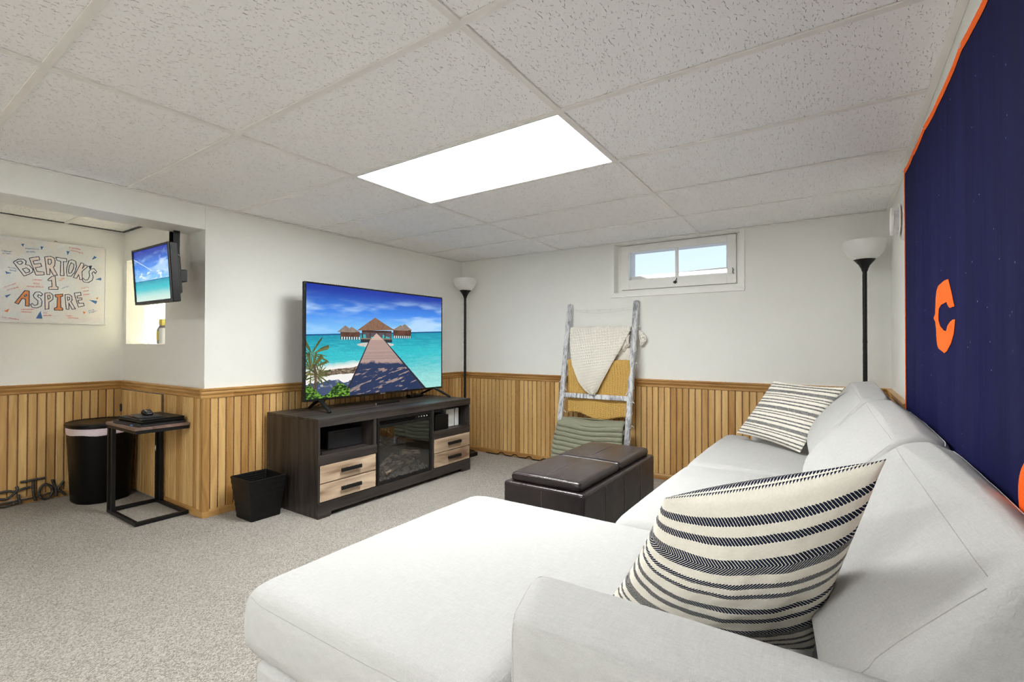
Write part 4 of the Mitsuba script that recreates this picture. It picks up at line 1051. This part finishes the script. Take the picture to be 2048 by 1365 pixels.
WB_ = thing('waste_basket', 'small square black wicker waste basket beside the television stand', 'waste basket')
wc, wt, wbm, wh = (0.2455, 0.668), 0.1225, 0.0945, 0.262
def sq(s, z, r=0.006, ox=0.0):
    q = []
    for (cx, cy, a0) in ((1, 1, 0), (-1, 1, 90), (-1, -1, 180), (1, -1, 270)):
        for a in (0, 30, 60, 90):
            t = math.radians(a0 + a)
            q.append((wc[0] + ox + cx * (s - r) + r * math.cos(t), wc[1] + cy * (s - r) + r * math.sin(t), z))
    return np.array(q)
nz = 24
outer_ = [sq(wbm + (wt - wbm) * i / nz + 0.0011 * math.sin(i * 1.9), wh * i / nz) for i in range(nz + 1)]
obj('body', loft(outer_ + [sq(wt - 0.007, wh), sq(wbm + (wt - wbm) * 0.06 - 0.007, 0.016)]), 'basket', WB_, smooth=35)
obj('rim', cat_([tube([tuple(p) for p in sq(wt - 0.0035, wh, 0.007)], 0.0042, 8, True)]), 'basket', WB_, smooth=True)

# ------------------------------------------------------------------ metal letters on the floor
SG = thing('horseshoe_sign', 'rusty metal letter sign welded from horseshoes, leaning on the baseboard', 'sign')
SIGN = [('R', [[(-264, 71), (-234, 58), (-204, 66), (-175, 96), (-162, 120), (-174, 134)], [(-264, 108), (-238, 112), (-212, 113), (-181, 98)], [(-267, 22), (-234, 12), (-196, 18), (-169, 25)], [(-162, 77), (-162, 44), (-153, 12)], [(-162, 101), (-135, 113), (-95, 112)]]), ('T', [[(-151, 158), (-123, 157), (-83, 160), (-24, 160)], [(-87, 151), (-87, 107), (-87, 58), (-76, 12)]]), ('O', [[(-26, 118), (-44, 105), (-58, 78), (-58, 45), (-46, 17), (-21, 12), (4, 24), (16, 54), (10, 87), (-7, 110), (-26, 118)]]), ('K', [[(14, 139), (24, 103), (35, 66), (32, 16)], [(76, 116), (55, 84), (42, 62)], [(42, 62), (68, 36), (85, 14)]])]
for nm, strokes in SIGN:
    ms = []
    for s in strokes:
        p = np.array([(-1.3165 - 0.10 * 0 - 0.018 * z / 160 + 0.0, y / 1000, z / 1000) for y, z in s], float)
        t = np.r_[0, np.cumsum(np.linalg.norm(np.diff(p, axis=0), axis=1))]
        q = np.linspace(0, t[-1], max(8, int(t[-1] / 0.008)))
        sp = np.stack([np.interp(q, t, p[:, i]) for i in range(3)], 1)
        for _ in range(3):
            sp[1:-1] = (sp[:-2] + 2 * sp[1:-1] + sp[2:]) / 4
        ms.append(tube(sp, 0.0085, 8))
    obj('letter', cat_(ms), 'rust', SG, smooth=50)
obj('weld_bar', tube([(-1.326, -0.26, 0.035), (-1.326, -0.09, 0.035), (-1.326, 0.05, 0.055)], 0.005, 8), 'rust', SG)

# ------------------------------------------------------------------ whiteboard
WBD = thing('whiteboard', 'whiteboard with drawn block letters on the recess wall', 'whiteboard')
wy0, wy1, wz0_, wz1_ = -0.90, 0.318, 1.272, 1.872
WX = XA + 0.024
obj('board', box(XA + 0.004, WX, wy0 + 0.008, wy1 - 0.008, wz0_ + 0.006, wz1_ - 0.006, 0.001), 'whiteboard', WBD)
obj('frame', cat_([box(XA + 0.001, WX + 0.002, wy0, wy1, wz1_ - 0.008, wz1_, 0.002), box(XA + 0.001, WX + 0.002, wy0, wy1, wz0_, wz0_ + 0.014, 0.002), box(XA + 0.001, WX + 0.002, wy1 - 0.008, wy1, wz0_ + 0.014, wz1_ - 0.008, 0.002), box(XA + 0.001, WX + 0.002, wy0, wy0 + 0.008, wz0_ + 0.014, wz1_ - 0.008, 0.002)]), 'white_plastic', WBD)
obj('hanger', box(XA + 0.001, WX, 0.018, 0.03, wz1_, wz1_ + 0.008, 0.001), 'brass', WBD)
WB = {'B': [[(-199, 1692), (-174, 1716), (-148, 1720), (-134, 1707), (-137, 1683), (-118, 1681), (-99, 1655), (-100, 1636), (-118, 1618), (-144, 1602)], [(-182, 1695), (-159, 1706), (-151, 1697), (-159, 1683), (-169, 1679)], [(-153, 1650), (-133, 1661), (-118, 1650), (-116, 1634), (-136, 1624)]], 'E': [[(-119, 1732), (-69, 1750), (-63, 1728), (-99, 1714), (-92, 1692), (-59, 1702), (-53, 1682), (-87, 1667), (-77, 1642), (-41, 1644), (-39, 1623), (-83, 1615)]], 'R': [[(-38, 1752), (-7, 1763), (13, 1752), (19, 1729), (16, 1696), (8, 1685), (32, 1629), (10, 1625), (-10, 1672), (-9, 1629), (-25, 1626), (-31, 1685)], [(-20, 1739), (-3, 1739), (-1, 1715), (-10, 1701), (-18, 1702)]], 'T': [[(22, 1760), (82, 1757), (83, 1733), (64, 1733), (69, 1630), (47, 1628), (50, 1733), (29, 1736)]], 'O': [[(95, 1745), (113, 1755), (134, 1746), (139, 1708), (129, 1662), (108, 1630), (87, 1630), (81, 1656), (85, 1700)], [(109, 1731), (124, 1722), (122, 1689), (110, 1657), (97, 1650), (93, 1669), (99, 1708)]], 'K': [[(166, 1739), (182, 1733), (173, 1696), (190, 1726), (206, 1717), (171, 1673), (174, 1613), (159, 1611), (152, 1649), (140, 1617), (121, 1623)]], 'ap': [[(212, 1720), (227, 1725), (223, 1702), (217, 1701)]], 'S': [[(259, 1684), (243, 1705), (223, 1699), (212, 1678), (217, 1645), (206, 1616), (191, 1609), (178, 1624), (173, 1612), (185, 1594), (211, 1594), (233, 1614), (239, 1642), (230, 1669), (243, 1682), (250, 1667)]], '1': [[(-21, 1588), (2, 1617), (20, 1619), (25, 1547), (37, 1541), (35, 1524), (-15, 1520), (-14, 1536), (4, 1543), (0, 1588), (-13, 1581)]], 'A': [[(-189, 1411), (-139, 1501), (-117, 1499), (-116, 1391), (-136, 1392), (-135, 1438), (-152, 1445), (-171, 1402)], [(-141, 1464), (-131, 1472), (-129, 1462), (-139, 1456)]], 'S2': [[(-46, 1482), (-61, 1498), (-83, 1495), (-96, 1473), (-90, 1452), (-71, 1433), (-72, 1407), (-89, 1398), (-101, 1412), (-110, 1404), (-101, 1384), (-74, 1381), (-53, 1397), (-49, 1429), (-57, 1450), (-73, 1464), (-69, 1478), (-55, 1468)]], 'P': [[(-35, 1491), (-9, 1497), (9, 1482), (9, 1452), (-4, 1435), (-13, 1429), (-13, 1379), (-33, 1375)], [(-20, 1477), (-9, 1478), (-5, 1459), (-18, 1448)]], 'I': [[(20, 1485), (62, 1494), (62, 1476), (51, 1472), (52, 1394), (65, 1387), (62, 1373), (16, 1371), (17, 1386), (31, 1394), (33, 1468), (21, 1469)]], 'R2': [[(75, 1490), (97, 1495), (113, 1483), (116, 1453), (109, 1441), (135, 1388), (116, 1384), (97, 1429), (98, 1383), (83, 1382)], [(88, 1475), (101, 1471), (101, 1454), (91, 1448)]], 'E2': [[(127, 1506), (164, 1515), (168, 1493), (143, 1485), (146, 1469), (171, 1474), (173, 1460), (149, 1453), (156, 1431), (182, 1436), (186, 1414), (152, 1403)]]}
TRI = [[(-160, 1824), (-146, 1828), (-150, 1810)], [(-61, 1823), (-46, 1824), (-55, 1802)], [(82, 1814), (98, 1814), (88, 1787)], [(244, 1801), (258, 1793), (231, 1772)], [(-236, 1623), (-209, 1615), (-232, 1607)], [(285, 1639), (287, 1620), (253, 1623)], [(-210, 1468), (-230, 1443), (-235, 1456)], [(218, 1461), (264, 1456), (256, 1434)], [(-57, 1358), (-48, 1307), (-80, 1308)]]
TRO = [[(-216, 1366), (-239, 1350), (-225, 1343)], [(180, 1372), (194, 1364), (184, 1353)], [(271, 1485), (256, 1478), (265, 1473)]]
SCR = [(-141, 1796, -70, 1803, 'b'), (-136, 1774, -89, 1781, 'b'), (94, 1843, 161, 1838, 'r'), (104, 1826, 174, 1812, 'r'), (-255, 1762, -210, 1762, 'b'), (-251, 1745, -210, 1747, 'b'), (-224, 1653, -186, 1648, 'b'), (-217, 1634, -184, 1633, 'b'), (-246, 1510, -185, 1546, 'r'), (-228, 1494, -171, 1522, 'r'), (-98, 1582, -52, 1582, 'r'), (-96, 1556, -58, 1557, 'r'), (-130, 1532, -44, 1533, 'r'), (170, 1546, 213, 1558, 'r'), (177, 1524, 211, 1533, 'r'), (181, 1499, 218, 1508, 'r'), (-158, 1365, -85, 1372, 'r'), (-156, 1349, -104, 1350, 'r'), (-251, 1309, -167, 1295, 'r'), (-43, 1348, -16, 1347, 'r'), (-43, 1330, 2, 1332, 'r'), (83, 1336, 117, 1334, 'r'), (94, 1320, 152, 1320, 'r'), (210, 1376, 248, 1390, 'b'), (215, 1363, 263, 1382, 'b'), (59, 1535, 96, 1555, 'b'), (34, 1605, 71, 1609, 'o'), (38, 1592, 59, 1594, 'o')]
def on_board(poly, mat, lift, name, depth=0.0006):
    return obj(name, prism(affinity.scale(poly, 0.001, 0.001, origin=(0, 0)), depth, (0, 1, 0), (0, 0, 1), (WX + lift, 0, 0)), mat, WBD)
FILL = {'B': 'marker_grey', 'E': 'marker_pale', 'R': 'marker_pale', 'T': 'marker_grey', 'O': 'marker_grey', 'K': 'marker_pale', 'ap': 'marker_black', 'S': 'marker_grey', '1': 'marker_pale', 'A': 'marker_orange', 'S2': 'marker_grey', 'P': 'marker_pale', 'I': 'marker_orange', 'R2': 'marker_grey', 'E2': 'marker_grey'}
for nm, rings in WB.items():
    pg = Polygon(rings[0], [r for r in rings[1:]]).buffer(0)
    if nm in ('A', 'I', 'ap') or FILL[nm] == 'marker_pale':
        on_board(pg, FILL[nm] if nm != '1' else 'marker_pale', 0.0001, 'letter_fill', 0.0003)
    lines = union_all([LineString(r + [r[0]]).buffer(2.3, quad_segs=3) for r in rings])
    on_board(lines, 'marker_black', 0.0003, 'letter_outline')
for t in TRI:
    on_board(Polygon(t).buffer(1), 'marker_blue', 0.0002, 'pennant')
for t in TRO:
    on_board(Polygon(t).buffer(1), 'marker_orange', 0.0002, 'pennant')
for x0, z0, x1, z1, c in SCR:
    n = max(6, int(abs(x1 - x0) / 3.2))
    t = np.linspace(0, 1, n)
    amp = 5.0 * rng.uniform(0.5, 1.0, n) * np.where(np.arange(n) % 2, 1, -1)
    gap = rng.random(n) < 0.14
    pts = np.stack([x0 + (x1 - x0) * t + rng.uniform(-1.5, 1.5, n), z0 + (z1 - z0) * t + amp], 1)
    segs, cur = [], []
    for p, g in zip(pts, gap):
        if g and len(cur) > 1:
            segs.append(cur); cur = []
        cur.append(p)
    if len(cur) > 1:
        segs.append(cur)
    on_board(union_all([LineString(s).buffer(0.8, quad_segs=2) for s in segs]), {'r': 'marker_red', 'b': 'marker_blue', 'o': 'marker_orange'}[c], 0.0002, 'handwriting')

# ------------------------------------------------------------------ small television on its ceiling pole
SV = thing('hanging_television', 'small boxy television hanging on a black pole in the recess', 'television')
tw, thh, tdp = 0.500, 0.312, 0.085
R_ = trimesh.transformations.rotation_matrix(math.radians(3.8), [1, 0, 0]) @ np.eye(4)
R_ = trimesh.transformations.translation_matrix([-0.020, 0.152, 1.5435]) @ R_
def tvp(m):
    m.apply_transform(R_)
    return m
obj('body', tvp(cat_([box(-tw / 2 - 0.012, tw / 2 + 0.012, 0.002, 0.045, -thh / 2 - 0.018, thh / 2 + 0.012, 0.004), box(-tw / 2 + 0.05, tw / 2 - 0.05, 0.045, tdp, -thh / 2 + 0.03, thh / 2 - 0.05, 0.012)])), 'black_plastic', SV)
obj('bezel', tvp(cat_([box(-tw / 2 - 0.012, -tw / 2, -0.006, 0.002, -thh / 2 - 0.018, thh / 2 + 0.012, 0.002), box(tw / 2, tw / 2 + 0.012, -0.006, 0.002, -thh / 2 - 0.018, thh / 2 + 0.012, 0.002), box(-tw / 2, tw / 2, -0.006, 0.002, thh / 2, thh / 2 + 0.012, 0.002), box(-tw / 2, tw / 2, -0.006, 0.002, -thh / 2 - 0.018, -thh / 2, 0.002)])), 'dark_grey', SV)
v = np.array([[-tw / 2, 0.0008, -thh / 2], [tw / 2, 0.0008, -thh / 2], [tw / 2, 0.0008, thh / 2], [-tw / 2, 0.0008, thh / 2]])
obj('screen', tvp(trimesh.Trimesh(v, [[0, 1, 2], [0, 2, 3]], process=False)), 'screen', SV, uv=np.array([[0, 0], [1, 0], [1, 1], [0, 1.0]]), emitter={'type': 'area', 'radiance': mikit.proc(small_tv_fn)})
px_, py_ = -0.218, 0.350
obj('pole', cat_([box(px_ - 0.034, px_ + 0.034, py_ + 0.012, py_ + 0.018, 1.56, 1.868), box(px_ - 0.034, px_ - 0.027, py_ - 0.018, py_ + 0.018, 1.56, 1.868), box(px_ + 0.027, px_ + 0.034, py_ - 0.018, py_ + 0.018, 1.56, 1.868)]), 'black_metal', SV)
obj('swivel_arm', cat_([box(px_ - 0.02, px_ + 0.10, py_ - 0.045, py_ + 0.02, 1.525, 1.600, 0.004), box(-0.16, 0.06, 0.245, 0.315, 1.51, 1.585, 0.004)]), 'black_metal', SV)
for z in (1.702, 1.650):
    obj('bolt', lathe([(0, -0.004), (0.013, -0.004), (0.013, 0.004), (0, 0.006)], 18, (px_ + 0.0365, py_, z), 'x'), 'white_plastic', SV)
obj('knob', cat_([lathe([(0, -0.02), (0.007, -0.02), (0.007, 0.0), (0.02, 0.0), (0.022, 0.012), (0.016, 0.018), (0, 0.018)], 18, (px_ + 0.122, py_ - 0.01, 1.565), 'x')]), 'black_plastic', SV, smooth=40)
k = thing('door_chime', 'small cream chime box high on the recess wall', 'door chime')
obj('case', box(-0.505, -0.455, YC - 0.03, YC - 0.001, 1.795, 1.862, 0.003), 'paint_yellow', k)
obj('slots', cat_([box(-0.457, -0.4545, YC - 0.027, YC - 0.004, 1.805 + 0.008 * i, 1.809 + 0.008 * i) for i in range(6)]), 'mid_grey', k)
k = thing('bottle', 'yellow labelled bottle standing in the pass-through opening', 'bottle')
obj('glass', lathe([(0, 1.127), (0.026, 1.127), (0.028, 1.135), (0.028, 1.235), (0.011, 1.265), (0.011, 1.30), (0, 1.30)], 24, (-0.818, YC + 0.060, 0)), 'clear_grey', k, smooth=40)
obj('label', lathe([(0.0284, 1.155), (0.0288, 1.155), (0.0288, 1.222), (0.0284, 1.222)], 24, (-0.818, YC + 0.060, 0)), 'label_yellow', k, smooth=40)
k = thing('jar', 'pale jar standing in the pass-through opening beside the bottle', 'jar')
obj('glass', lathe([(0, 1.127), (0.030, 1.127), (0.031, 1.14), (0.031, 1.23), (0.026, 1.245), (0, 1.245)], 24, (-0.748, YC + 0.052, 0)), 'white_plastic', k, smooth=40)
obj('lid', lathe([(0, 1.2455), (0.028, 1.2455), (0.028, 1.262), (0, 1.262)], 24, (-0.748, YC + 0.052, 0)), 'mid_grey', k)
k = thing('tea_tin', 'small pale tin on the ledge above the jar in the opening', 'tin')
obj('case', box(-0.775, -0.725, YC + 0.028, YC + 0.074, 1.2625, 1.310, 0.003), 'label_yellow', k)

# ------------------------------------------------------------------ round vent on the right wall
VT = thing('wall_vent', 'round white vent on the wall beside the navy hanging', 'vent')
vc = (0, 2.06, 1.752)
def vl(prof, nm):
    m = trimesh.creation.revolve(np.array(prof, float), sections=40)
    m.apply_transform(np.array([[0, 0, -1, XR], [0, 1, 0, vc[1]], [1, 0, 0, vc[2]], [0, 0, 0, 1.0]]))
    m.fix_normals()
    obj(nm, m, 'white_plastic', VT, smooth=30)
vl([(0, 0.001), (0.098, 0.001), (0.098, 0.010), (0.094, 0.024), (0.070, 0.028), (0.0, 0.028)], 'flange')
vl([(0, 0.028), (0.060, 0.028), (0.086, 0.034), (0.086, 0.037), (0.058, 0.037), (0, 0.036)], 'ring')
vl([(0, 0.036), (0.052, 0.036), (0.056, 0.052), (0.072, 0.060), (0.070, 0.068), (0.0, 0.070)], 'disc')

# ------------------------------------------------------------------ navy hanging
FL = thing('fabric_hanging', 'navy fabric hanging with orange edging and an orange letter C on the right wall', 'hanging')
fy0, fy1 = 1.955, -1.0
def fold(y, z):
    t = np.clip((1.95 - z) / 1.0, 0, 1)
    amp = 0.0042 * (0.15 + t)
    return amp * (0.8 * np.sin(y * 15 + 0.5 * np.sin(z * 3)) + 0.25 * np.sin(y * 37 + 1.3 + z) + 0.7 * np.sin(y * 8 + 2 + 0.4 * z)) * np.clip((fy0 - y) / 0.12, 0, 1)
PINS = np.array([-0.9, -0.3, 0.31, 0.60, 1.27, 1.62, 1.955])
PZ = np.array([1.80, 1.835, 1.872, 1.893, 1.932, 1.950, 1.972])
def topz(y):
    z = np.interp(y, PINS, PZ)
    i = np.clip(np.searchsorted(PINS, y) - 1, 0, len(PINS) - 2)
    f = np.clip((y - PINS[i]) / (PINS[i + 1] - PINS[i]), 0, 1)
    return z - 0.012 * 4 * f * (1 - f) * np.minimum(1, (PINS[i + 1] - PINS[i]) / 0.5)
def flag(u, v):
    y = fy0 + (fy1 - fy0) * u
    z = 0.55 + (topz(y) - 0.55) * (1 - v)
    return np.stack([XR - 0.0185 - fold(y, z), y, z], 1)
m, _ = sheet(flag, 300, 60, 0.003)
m.fix_normals()
obj('cloth', m, 'flag_navy', FL, smooth=True)
def edge_top(u, v):
    y = fy0 + 0.012 + (fy1 - fy0 - 0.012) * u
    z = topz(np.minimum(y, fy0)) + 0.010 - 0.026 * v
    return np.stack([XR - 0.0200 - fold(np.minimum(y, fy0), z) - 0.0012, y, z], 1)
m, _ = sheet(edge_top, 300, 6, 0.0045)
m.fix_normals()
obj('orange_edging', m, 'flag_orange', FL, smooth=True)
def edge_side(u, v):
    z = 0.55 + (1.985 - 0.55) * u
    return np.stack([np.full_like(u, XR - 0.0200), fy0 + 0.010 - 0.020 * v, z], 1)
m, _ = sheet(edge_side, 40, 4, 0.0045)
m.fix_normals()
obj('orange_edging', m, 'flag_orange', FL, smooth=True)
def applique(name, poly, lift=0.0042):
    """A flat cut-out sewn on: follows the folds of the cloth."""
    mm = trimesh.creation.extrude_polygon(poly, 0.001, engine='earcut')
    mm = mm.subdivide_to_size(0.02)
    v = np.array(mm.vertices)
    y, z, d = v[:, 0], v[:, 1], v[:, 2]
    mm.vertices = np.stack([XR - 0.0185 - fold(y, z) - 0.0018 - d - 0.0006, y, z], 1)
    mm.fix_normals()
    return obj(name, mm, 'flag_orange', FL, smooth=40)
CEE = [(826, 1316), (893, 1319), (976, 1314), (1034, 1301), (1076, 1278), (1086, 1252), (1101, 1229), (1135, 1216), (1102, 1202), (1073, 1176), (1067, 1154), (1041, 1130), (984, 1111), (890, 1098), (846, 1104), (798, 1125), (763, 1153), (743, 1180), (737, 1194), (771, 1195), (801, 1190), (832, 1181), (860, 1164), (899, 1167), (957, 1181), (987, 1201), (989, 1221), (979, 1239), (942, 1249), (851, 1251), (836, 1241), (808, 1230), (780, 1231), (748, 1230), (764, 1246), (788, 1276)]
kx = (CAM[0] - (XR - 0.0215)) / (CAM[0] - 3.683)
cee = Polygon([(CAM[1] + (y / 1000 - CAM[1]) * kx, CAM[2] + (z / 1000 - CAM[2]) * kx) for y, z in CEE]).buffer(0)
applique('letter_c', cee)
t = np.linspace(0, 2 * np.pi, 60)
o1 = Polygon(np.stack([-0.045 + 0.185 * np.cos(t), 0.862 + 0.098 * np.sin(t)], 1))
o2 = Polygon(np.stack([-0.055 + 0.12 * np.cos(t), 0.862 + 0.045 * np.sin(t)], 1))
applique('letter', o1.difference(o2))
for y, z in zip(PINS[1:], PZ[1:]):
    obj('pin', lathe([(0, -0.004), (0.004, -0.004), (0.0045, 0.0), (0.002, 0.003), (0, 0.003)], 10, (XR - 0.0255, y, z - 0.004), 'x'), 'white_plastic', FL)

# ------------------------------------------------------------------ cords
t = np.linspace(0, 1, 90)
cx = 0.66 + 0.80 * t
k = thing('power_strip', 'black power strip on the carpet by the television stand, its cord trailing along the baseboard', 'power strip')
obj('case', box(0.30, 0.36, 2.62, 2.86, 0.001, 0.038, 0.005), 'black_plastic', k)
obj('socket', cat_([box(0.312, 0.348, 2.64 + 0.05 * i, 2.675 + 0.05 * i, 0.0375, 0.0395, 0.001) for i in range(4)]), 'dark_grey', k)
obj('cord', tube(np.stack([cx - 0.30, 3.004 - 0.010 * np.abs(np.sin(t * 11)), 0.008 + 0.022 * np.clip(np.sin(t * 30 + 0.6), 0, 1) * (t > 0.1) * (t < 0.97)], 1), 0.0045, 8), 'black_plastic', k)
